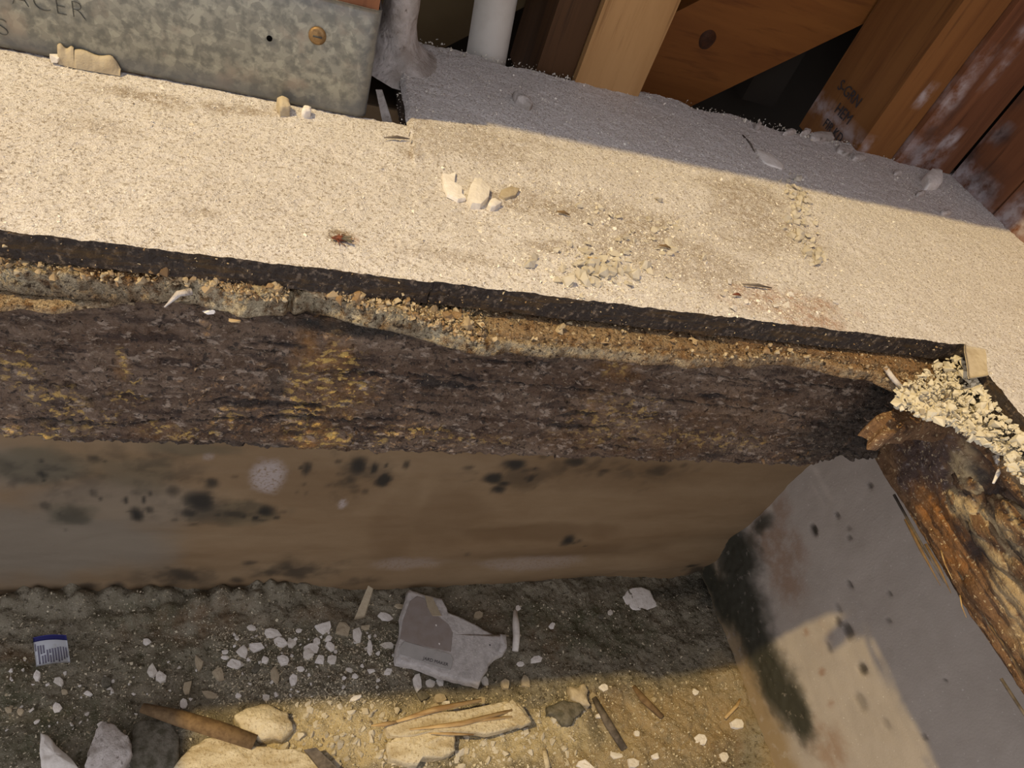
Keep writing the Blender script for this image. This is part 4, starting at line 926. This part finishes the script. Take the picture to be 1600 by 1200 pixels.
p = gauss_px(930, 425, 36, 17, 80, .15); place('plaster_crumb', CH_FLAT+CH_LUMP, 'cream', p, [random.uniform(.002, .0085) for _ in p], 'cream crumb in the little heap near the plywood front edge', 'crumb', 'crumbs in the heap near the plywood edge', ply_z)
p = gauss_px(1000, 370, 40, 26, 50, .2); place('plaster_crumb', CH_FLAT+CH_LUMP, 'cream', p, [random.uniform(.0018, .006) for _ in p], 'cream crumb in the loose scatter at mid plywood', 'crumb', 'crumbs scattered at mid plywood', ply_z)
p = []
for k in range(90):
    u = k/89; p += gauss_px(1222+u*52+8*math.sin(u*7), 285+u*125, 9, 7, 1)
place('plaster_crumb', CH_LUMP, 'cream', p, [random.uniform(.002, .0068) for _ in p], 'cream crumb in the line of crumbs across the right plywood', 'crumb', 'line of crumbs across the right plywood', ply_z)
p = gauss_px(1200, 462, 60, 16, 16, .1); place('plaster_flake', CH_FLAT, 'plaster', p, [random.uniform(.002, .0055) for _ in p], 'whitish flake by the rust-stained plywood patch', 'flake', 'flakes by the rusty plywood patch', ply_z)
for (a, b, m_, lb) in (((918, 402), (945, 412), 'splinter', 'short wooden splinter on top of the crumb heap'), ((1160, 444), (1206, 450), 'darkwood', 'thin dark splinter lying above the rusty patch'), ((1145, 460), (1158, 462), 'bug', 'small reddish brown chip left of the rusty patch'), ((1030, 383), (1048, 388), 'twig', 'short brown splinter in the mid plywood scatter'), ((870, 330), (890, 336), 'twig', 'short brown splinter left of the mid plywood scatter'), ((600, 215), (640, 217), 'darkwood', 'thin dark splinter lying by the plywood seam')):
    A = onz(a, .003); Bq = onz(b, .002); V, F = tube([A, (A+Bq)/2+np.array([0, 0, .0012]), Bq], [.0005, .0014, .0004], 7); tag(obj('wood_splinter', V, F, MAT[m_]), lb, 'splinter')

# sawdust over the plywood: nobody could count it
def rnd_ply(n):
    x = rng.uniform(-0.35, 0.90, n); y = rng.uniform(PLY_Y+.001, 0.74, n); k = ~((x < .1) & (y > .582)); x, y = x[k], y[k]
    return np.stack([x, y], 1)
Q = rnd_ply(26000); xr = rng.uniform(PLY_X+.003, .9, 5000); yr = rng.uniform(.02, PLY_Y, 5000); Q = np.concatenate([Q, np.stack([xr, yr], 1)])
for (cx, cy, sx, sy, n) in ((930, 430, 60, 25, 900), (1000, 360, 90, 40, 900), (1240, 350, 30, 50, 700), (1200, 470, 90, 20, 500), (860, 300, 120, 40, 600), (1000, 400, 160, 60, 1500)):
    Q = np.concatenate([Q, np.array(gauss_px(cx, cy, sx, sy, n))])
Q = Q[(Q[:, 1] > PLY_Y+.001) | (Q[:, 0] > PLY_X+.002)]
Z = ply_z(Q[:, 0], Q[:, 1])
V, F, tn = scatter(np.stack([Q[:, 0], Q[:, 1], Z+.0002], 1), (rng.lognormal(-7.35, 0.42, len(Q))*np.where(np.arange(len(Q)) > len(Q)-5100, 1.7, 1.0)).clip(.0003, .0034), CH_TINY+CH_SLIV, .35)
tag(obj('sawdust', V, F, MAT['sawdust'], None, dict(tone=tn), False), 'fine pale sawdust spread all over the plywood', 'sawdust', kind='stuff')

nf = 260; xe = rng.uniform(-0.3, PLY_X, nf); ze = -0.001-0.018*rng.random(nf)**1.6
V, F, tn = scatter(np.stack([xe, np.full(nf, PLY_Y-.0002)+rng.normal(0, .0007, nf), ze], 1), rng.lognormal(-7.2, .5, nf).clip(.0003, .003), CH_TINY+CH_SLIV, 1.2)
tag(obj('edge_flecks', V, F, MAT['rot'], floor, dict(tone=tn), False), kind='stuff')
nf = 600; xe = rng.uniform(0.11, 0.92, nf); ye = 0.772+rng.normal(0, .006, nf)
V, F, tn = scatter(np.stack([xe, ye-0.006*rng.random(nf), 0.004+0.004*rng.random(nf)], 1), rng.lognormal(-6.9, .5, nf).clip(.0006, .004), CH_TINY, 1.2)
tag(obj('dust_clumps', V, F, MAT['sawdust'], floor, dict(tone=tn), False), kind='stuff')
# ================================================================== THINGS ON THE GROUND
KS = 1.45
GS = 1.45
def tubeg(p, r_, n): return tube(p, np.array(r_)*GS, n)
def gz(p): q = PG(p); return float(ground_z(np.array([q[0]]), np.array([q[1]]))[0])
# the printed drywall piece
def drywall():
    zt = ZG+0.008
    ol = [(640, 922), (650, 925), (664, 930), (690, 935), (697, 948), (700, 957), (725, 967), (750, 980), (772, 992), (790, 992), (791, 1010), (785, 1020), (768, 1030), (757, 1050), (748, 1069), (720, 1060), (690, 1055), (660, 1042), (622, 1033), (621, 1015), (627, 995), (628, 965), (636, 940)]
    t = empty('drywall_piece', tuple(onz((700, 1000), ZG)), 'broken piece of drywall with dark printed lettering on its edge tape', 'drywall')
    chunk('core', ol, zt, 0.017, 'gypsum', None, None, 3, .03, .05, t, seed=4, rel=.03)
    top_ = zt+0.017+0.0016
    def patch(nm, px, dz, mat, jit=.0004):
        Pp = np.array([onz(p, top_+dz) for p in px]); n = len(Pp); c = Pp.mean(0); V = [c]+list(Pp)+[q-np.array([0, 0, .0012]) for q in c+(Pp-c)*1.02]
        F = [[0, 1+i, 1+(i+1) % n] for i in range(n)]+[[1+i, 1+n+i, 1+n+(i+1) % n, 1+(i+1) % n] for i in range(n)]
        F = [f[::-1] for f in F]
        return obj(nm, V, F, MAT[mat], t, None, False)
    patch('paper_face', [(641, 940), (652, 932), (664, 936), (668, 950), (680, 960), (700, 975), (707, 988), (704, 1018), (690, 1015), (640, 1004), (626, 998), (630, 970)], 0.0003, 'paperface')['label'] = 'grey-brown torn paper facing'
    tp = patch('edge_tape', [(645, 1006), (704, 1022), (708, 1030), (704, 1046), (690, 1044), (625, 1022), (624, 1012), (632, 1002)], 0.0006, 'tape'); tp['label'] = 'pale edge tape with printed letters'
    patch('ridge', [(664, 930), (676, 934), (684, 950), (690, 962), (676, 962), (668, 948)], 0.0012, 'plaster_tan')
    A = onz((661, 1029), top_+.0009); Bq = onz((706, 1041), top_+.0009); r = Bq-A; r /= np.linalg.norm(r); u = np.cross([0, 0, 1], r)
    ln_ = np.linalg.norm(Bq-A)
    text('JARD MAKER', ln_/6.6, A-u*0.002, r, u, 'ink', tp, 'printed_lettering', .0001)
    chunk('torn_end', [(782, 990), (791, 991), (792, 1012), (786, 1019), (780, 1017), (782, 1003)], zt+.002, .018, 'gypsum', None, None, parent=t, seed=8)
    for (x, y) in ((681, 977), (686, 1006), (765, 1008)):
        v, f = CH_FLAT[3]; obj('speck', v*.0028+onz((x, y), top_+.001), f, MAT['plaster' if y != 1008 else 'ink'], t, None, False)
drywall()
# the torn label with a blue band
def label():
    t = empty('torn_label', tuple(onz((80, 1017), ZG)), 'torn white label with blue band and tiny grey print', 'label')
    c = [onz(p, ZG+GS*.010) for p in ((52, 997), (104, 994), (110, 1036), (56, 1041))]
    def S_(u, v, dz=0.0):
        p = c[0]*(1-u)*(1-v)+c[1]*u*(1-v)+c[2]*u*v+c[3]*(1-u)*v
        return p+np.array([0, 0, 0.006*math.sin(u*3.1)*1.0+0.002*math.sin(v*5+u*2)+dz])
    def piece(nm, u0, u1, v0, v1, dz, mat, nu_=10, nv_=6, th=.0003, par=t):
        V = []
        for s in (0, 1):
            for i in range(nu_):
                for j in range(nv_): V.append(S_(u0+(u1-u0)*i/(nu_-1), v0+(v1-v0)*j/(nv_-1), dz-th*s))
        G = gridF(nu_, nv_)[:, ::-1]; k = nu_*nv_; F = G.tolist()+(G[:, ::-1]+k).tolist()
        ring = list(range(nv_))+[i*nv_+nv_-1 for i in range(1, nu_)]+[(nu_-1)*nv_+j for j in range(nv_-2, -1, -1)]+[i*nv_ for i in range(nu_-2, 0, -1)]
        for a, b in zip(ring, ring[1:]+ring[:1]): F.append([a, b, b+k, a+k])
        return obj(nm, V, F, MAT[mat], par)
    pw = piece('paper', 0, 1, 0, 1, 0, 'labelwhite', 16, 14)
    piece('blue_band', -0.005, 1.0, -0.02, 0.17, .0004, 'labelblue', 16, 5)['label'] = 'dark blue band'
    lines = [(.10, .15, .33, .95), (.18, .23, .33, .62), (.26, .31, .33, .6), (.20, .25, .68, .95), (.28, .33, .66, .95), (.36, .41, .5, .92), (.44, .49, .48, .62), (.44, .49, .68, .95), (.52, .57, .46, .95), (.60, .65, .45, .9), (.68, .73, .42, .95), (.76, .80, .40, .92), (.84, .88, .40, .85), (.91, .95, .42, .8), (.03, .06, .25, .5)]
    for (a, b, d, e) in lines: piece('print_line', a, b, d, e, .0004, 'labelink', 3, 6, .0002, pw)
label()
def GC(name, outline, th, mat, label, cat, **k):
    p = np.mean(outline, axis=0); return chunk(name, outline, gz(tuple(p))-0.002, th*GS, mat, label, cat, **k)
GC('paint_flake', [(972, 934), (982, 922), (1000, 919), (1014, 924), (1020, 936), (1028, 946), (1012, 952), (994, 953), (980, 946)], .003, 'plaster', 'white leaf-shaped paint flake below the right end of the mold wall', 'flake', dome=.3, tilt=(.12, 0))
V, F = tubeg([onz((805, 955), ZG+GS*.008), onz((806, 975), ZG+GS*.010), onz((807, 995), ZG+GS*.010), onz((805, 1017), ZG+GS*.008)], [.003, .0052, .0054, .0045], 10)
tag(obj('plaster_stick', V, F, MAT['plaster']), 'narrow white plaster stick right of the printed drywall piece', 'stick')
V, F = quadslab([onz((576, 915), ZG+GS*.034), onz((584, 920), ZG+GS*.036), onz((570, 965), ZG+GS*.012), onz((554, 968), ZG+GS*.010)], .003, 10, .002, 5)
tag(obj('wood_shaving', V, F, MAT['plaster_tan']), 'tan upright shaving leaning on the mold wall left of the drywall piece', 'shaving')
GC('plaster_wedge', [(63, 1145), (74, 1148), (92, 1168), (110, 1184), (124, 1202), (100, 1212), (66, 1204), (62, 1180)], .016, 'plaster', 'sharp white plaster wedge in the lower left corner', 'wedge')
GC('mortar_slab', [(150, 1140), (162, 1128), (180, 1132), (200, 1150), (206, 1176), (190, 1200), (150, 1206), (132, 1196), (140, 1168)], .022, 'caked', 'grey mortar slab right of the white wedge', 'slab', jit=.04)
GC('hollow_patch', [(210, 1130), (262, 1122), (280, 1150), (278, 1200), (230, 1210), (200, 1190), (206, 1156)], .014, 'plaster_grey', 'dark flat piece put in for a mossy hollow between the mortar slab and the pale board', 'stone', jit=.04)  # dark piece where a shaded mossy hollow lies, its shade given as colour
V, F = tubeg([onz((222, 1106), ZG+GS*.012), onz((280, 1122), ZG+GS*.014), onz((340, 1140), ZG+GS*.016), onz((398, 1160), ZG+GS*.013)], [.0055, .009, .0095, .0085], 12)
tag(obj('wood_stick', V, F, MAT['twig']), 'round brown stick half in the light at lower left', 'stick')
GC('board_fragment', [(272, 1198), (300, 1166), (330, 1152), (400, 1166), (460, 1170), (520, 1190), (560, 1230), (400, 1250), (290, 1235)], .016, 'splinter_pale', 'large pale board fragment lit at the bottom edge of the photo', 'board', jit=.05, dome=.1)
GC('plaster_mound', [(366, 1118), (384, 1106), (420, 1100), (450, 1112), (458, 1140), (440, 1156), (400, 1150), (376, 1138)], .018, 'splinter_pale', 'rounded pale lump of plaster above the board fragment', 'lump', jit=.05, dome=.4)
GC('plaster_block', [(606, 1160), (630, 1146), (680, 1140), (710, 1148), (712, 1172), (680, 1182), (640, 1192), (612, 1184)], .020, 'splinter_pale', 'square pale block under the splintered wood piece', 'block', jit=.05, dome=.15)
def woodpiece():
    t = empty('splintered_wood', tuple(onz((710, 1130), ZG)), 'long splintered pale wood piece with a torn right end', 'wood piece')
    chunk('slab', [(604, 1134), (640, 1122), (690, 1112), (740, 1106), (790, 1096), (812, 1098), (822, 1112), (830, 1126), (800, 1136), (760, 1146), (720, 1142), (680, 1140), (640, 1150), (612, 1148)], ZG+GS*.014, .017, 'splinter_pale', None, None, 2, .03, .1, t, seed=12)
    for (a, b, r) in (((606, 1132), (752, 1094), .004), ((640, 1140), (800, 1110), .0035), ((700, 1132), (800, 1120), .0025), ((580, 1134), (620, 1128), .003), ((670, 1146), (740, 1148), .002)):
        A = onz(a, ZG+GS*.029); Bq = onz(b, ZG+GS*.029); V, F = tubeg([A, (A+Bq)/2+rng.normal(0, .002, 3), Bq], [r*.3, r, r*.6], 7); obj('splinter', V, F, MAT['splinter'], t)
    chunk('torn_end', [(786, 1100), (800, 1092), (812, 1106), (830, 1128), (816, 1134), (790, 1124)], ZG+GS*.020, .013, 'splinter_pale', None, None, 2, .03, .1, t, seed=13)
woodpiece()
V, F = quadslab([onz((474, 1172), ZG+GS*.020), onz((494, 1168), ZG+GS*.022), onz((540, 1212), ZG+GS*.018), onz((515, 1222), ZG+GS*.016)], .006, 8, .002, 6)
tag(obj('dark_chip', V, F, MAT['darkwood']), 'dark weathered wood chip between board fragment and block', 'chip')
V, F = tubeg([onz((340, 1140), ZG+GS*.03), onz((405, 1166), ZG+GS*.026)], [.002, .001], 6); bpy.data.meshes.remove(bpy.data.meshes.new('x'))
GC('grey_stone', [(858, 1102), (880, 1094), (905, 1098), (914, 1108), (900, 1120), (894, 1132), (880, 1132), (870, 1118), (858, 1114)], .012, 'plaster_grey', 'flat dark grey stone beside the pale chunk in the lit dirt', 'stone')
GC('plaster_chunk', [(891, 1072), (902, 1075), (912, 1068), (919, 1078), (918, 1090), (922, 1102), (908, 1098), (894, 1090)], .014, 'plaster_tan', 'spiky pale chunk above the flat grey stone', 'chunk', jit=.06)
V, F = tubeg([onz((990, 1072), ZG+GS*.008), onz((1005, 1092), ZG+GS*.011), onz((1034, 1120), ZG+GS*.008)], [.003, .0055, .004], 9); tag(obj('wood_stick', V, F, MAT['twig']), 'short brown stick pressed into the lit dirt', 'stick')
V, F = tubeg([onz((1160, 1085), ZG+GS*.010), onz((1152, 1102), ZG+GS*.012), onz((1133, 1122), ZG+GS*.008)], [.001, .0026, .0022], 8); tag(obj('thin_twig', V, F, MAT['splinter']), 'thin bent twig near the mossy foot of the wall', 'twig')
V, F = tubeg([onz((850, 1170), ZG+GS*.008), onz((856, 1200), ZG+GS*.008)], [.003, .004], 8); tag(obj('pale_sliver', V, F, MAT['splinter_pale']), 'upright pale sliver at the bottom edge below the grey stone', 'sliver')
V, F = tubeg([onz((928, 1090), ZG+GS*.004), onz((950, 1130), ZG+GS*.006), onz((975, 1170), ZG+GS*.004)], [.004, .006, .005], 9); tag(obj('buried_root', V, F, MAT['darkwood']), 'dark half-buried root running down the lit dirt', 'root')
# listed chips: (x, y, radius px, material)
W_, Tn, G_ = 'plaster', 'plaster_tan', 'plaster_grey'
listed = [(423, 988, 16, 9, W_), (437, 1003, 11, 9, W_), (455, 1003, 8, 12, W_), (380, 1017, 10, 9, W_), (400, 1010, 12, 9, W_), (365, 1038, 14, 8, W_), (342, 1053, 10, 13, Tn), (430, 1055, 8, 15, Tn), (458, 1063, 8, 10, W_),
  (443, 1030, 13, 9, W_), (483, 1022, 10, 9, W_), (507, 980, 14, 10, W_), (393, 980, 9, 5, W_), (237, 1047, 9, 12, W_), (252, 1056, 9, 9, W_), (230, 1002, 7, 6, W_), (57, 1056, 8, 9, W_), (93, 1065, 9, 8, W_), (100, 1080, 7, 5, Tn),
  (88, 1105, 9, 8, W_), (137, 1083, 7, 4, W_), (165, 1066, 10, 9, G_), (293, 1073, 7, 12, Tn), (327, 1085, 13, 7, Tn), (310, 1035, 7, 13, Tn), (353, 1018, 6, 5, W_), (352, 1027, 7, 4, W_), (373, 1087, 7, 5, W_), (415, 1090, 7, 7, W_),
  (287, 1100, 6, 9, W_), (13, 1108, 8, 6, Tn), (32, 1112, 7, 6, Tn), (535, 982, 12, 12, Tn), (558, 990, 7, 14, W_), (572, 980, 8, 5, Tn), (578, 1010, 5, 17, W_), (604, 1008, 14, 6, W_), (603, 962, 12, 7, W_), (513, 997, 6, 6, W_),
  (487, 1013, 11, 10, W_), (500, 1030, 8, 7, W_), (520, 1030, 8, 7, W_), (547, 1047, 8, 4, W_), (555, 1057, 6, 5, W_), (580, 1048, 6, 4, W_), (607, 1050, 8, 6, W_), (557, 1090, 12, 4, W_), (652, 1064, 9, 15, W_), (672, 1068, 10, 7, W_),
  (688, 1065, 7, 8, W_), (662, 1087, 11, 8, G_), (687, 1090, 10, 9, Tn), (757, 1063, 7, 10, W_), (790, 1068, 9, 8, Tn), (822, 1065, 7, 11, Tn), (838, 1030, 9, 6, W_), (813, 1037, 7, 5, W_), (810, 950, 4, 5, W_), (747, 960, 8, 6, Tn),
  (863, 977, 5, 5, W_), (953, 957, 5, 5, W_), (940, 963, 5, 5, G_), (625, 947, 11, 5, Tn), (943, 1073, 8, 7, W_), (927, 1088, 6, 7, Tn), (753, 1093, 8, 6, Tn), (680, 1103, 8, 7, Tn), (697, 1100, 7, 6, W_), (1087, 1081, 5, 5, W_),
  (1154, 1131, 11, 9, W_), (1095, 1156, 12, 11, W_), (1131, 1182, 7, 8, W_), (1025, 1181, 6, 6, W_), (990, 1192, 10, 7, W_), (965, 1180, 12, 6, W_), (915, 1196, 14, 8, W_), (996, 1145, 6, 5, W_), (1022, 1092, 4, 5, Tn), (939, 1117, 7, 5, W_),
  (927, 1105, 5, 7, Tn), (470, 1045, 7, 6, W_), (415, 1030, 7, 6, W_), (467, 985, 6, 5, W_), (400, 1045, 6, 8, G_), (516, 1010, 7, 9, W_), (495, 1003, 8, 8, W_), (160, 1134, 9, 7, W_)]
ORD = 'first second third fourth fifth sixth seventh eighth ninth tenth eleventh twelfth thirteenth'.split()
def zone_of(x, y):
    if x < 130: return 'below the torn label'
    if x < 270: return 'above the left end of the brown stick'
    if x < 350: return 'above the middle of the brown stick'
    if x < 470: return 'in the upper left dense scatter' if y < 1016 else 'in the lower left dense scatter'
    if x < 618: return 'just left of the drywall, upper row' if y < 1002 else 'just left of the drywall, middle row' if y < 1040 else 'just left of the drywall, lower row'
    if x < 770: return 'above the drywall piece' if y < 1000 else 'touching or below the drywall edge'
    if y < 1072: return 'on the shaded dirt right of the drywall'
    return 'on the lit dirt around the flat grey stone' if x < 960 and y < 1125 else 'along the bottom edge of the lit dirt' if y > 1140 else 'on the lit dirt near the short stick'
cells = {}
for q in sorted(listed): cells.setdefault((zone_of(q[0], q[1]), q[4]), []).append(q)
for k, (x, y, rx, ry, m_) in enumerate(listed):
    hue = {W_: 'white', Tn: 'tan', G_: 'grey'}[m_]; zn = zone_of(x, y); cl = cells[(zn, m_)]
    form = 'long ' if max(rx, ry) > 1.8*min(rx, ry) else 'broad ' if rx+ry > 19 else 'small ' if rx+ry < 13 else ''
    lb = form+hue+' chip '+zn+('' if len(cl) == 1 else ', '+ORD[cl.index((x, y, rx, ry, m_))]+' from left')
    GC('plaster_chip', ell(x, y, rx, ry, random.uniform(-.4, .4), 7, k), 0.0022+0.00030*min(rx, ry), m_, lb, 'chip', sub=1, dome=.08, group='plaster chips on the dirt')
# smaller countable chips
def rnd_px(n, x0, x1, y0, y1): return [tuple(PG((random.uniform(x0, x1), random.uniform(y0, y1)))) for _ in range(n)]
p = rnd_px(55, 330, 620, 985, 1090); place('plaster_pebble', CH_LUMP, W_, p, [random.uniform(.0018, .0042) for _ in p], 'small white pebble of plaster in the dense left scatter', 'pebble', 'small white pebbles in the dense scatter', ground_z)
p = rnd_px(45, 0, 330, 1030, 1140); place('plaster_pebble', CH_LUMP, W_, p, [random.uniform(.0015, .0036) for _ in p], 'small whitish pebble on the dark dirt at far left', 'pebble', 'small pebbles on the far left dirt', ground_z)
p = rnd_px(230, 430, 900, 1094, 1199); place('plaster_pebble', CH_LUMP+CH_FLAT, 'cream', p, [random.uniform(.0025, .0075) for _ in p], 'cream pebble in the lit rubble at the bottom', 'pebble', 'cream pebbles in the lit rubble', ground_z)
p = rnd_px(36, 880, 1140, 1075, 1199); place('plaster_pebble', CH_LUMP, 'plaster_tan', p, [random.uniform(.0015, .004) for _ in p], 'small cream pebble on the lit dirt at lower right', 'pebble', 'small pebbles on the lit dirt', ground_z)
# fine grit
Q = []
for (x0, x1, y0, y1, n) in ((-100, 1150, 930, 1230, 9000), (330, 640, 980, 1100, 3600), (420, 900, 1085, 1220, 5200), (880, 1150, 1065, 1220, 1200)):
    Q += [tuple(PG((random.uniform(x0, x1), random.uniform(y0, y1)))) for _ in range(n)]
Q = np.array(Q); Q = Q[(Q[:, 1] < YW-.008) & (Q[:, 0] < XW-.01)]
V, F, tn = scatter(np.stack([Q[:, 0], Q[:, 1], ground_z(Q[:, 0], Q[:, 1])+.0003], 1), rng.lognormal(-6.45, .5, len(Q)).clip(.0006, .0048), CH_TINY, .8)
tag(obj('grit', V, F, MAT['crumb'], None, dict(tone=tn), False), 'fine pale grit strewn over the dirt', 'grit', kind='stuff')
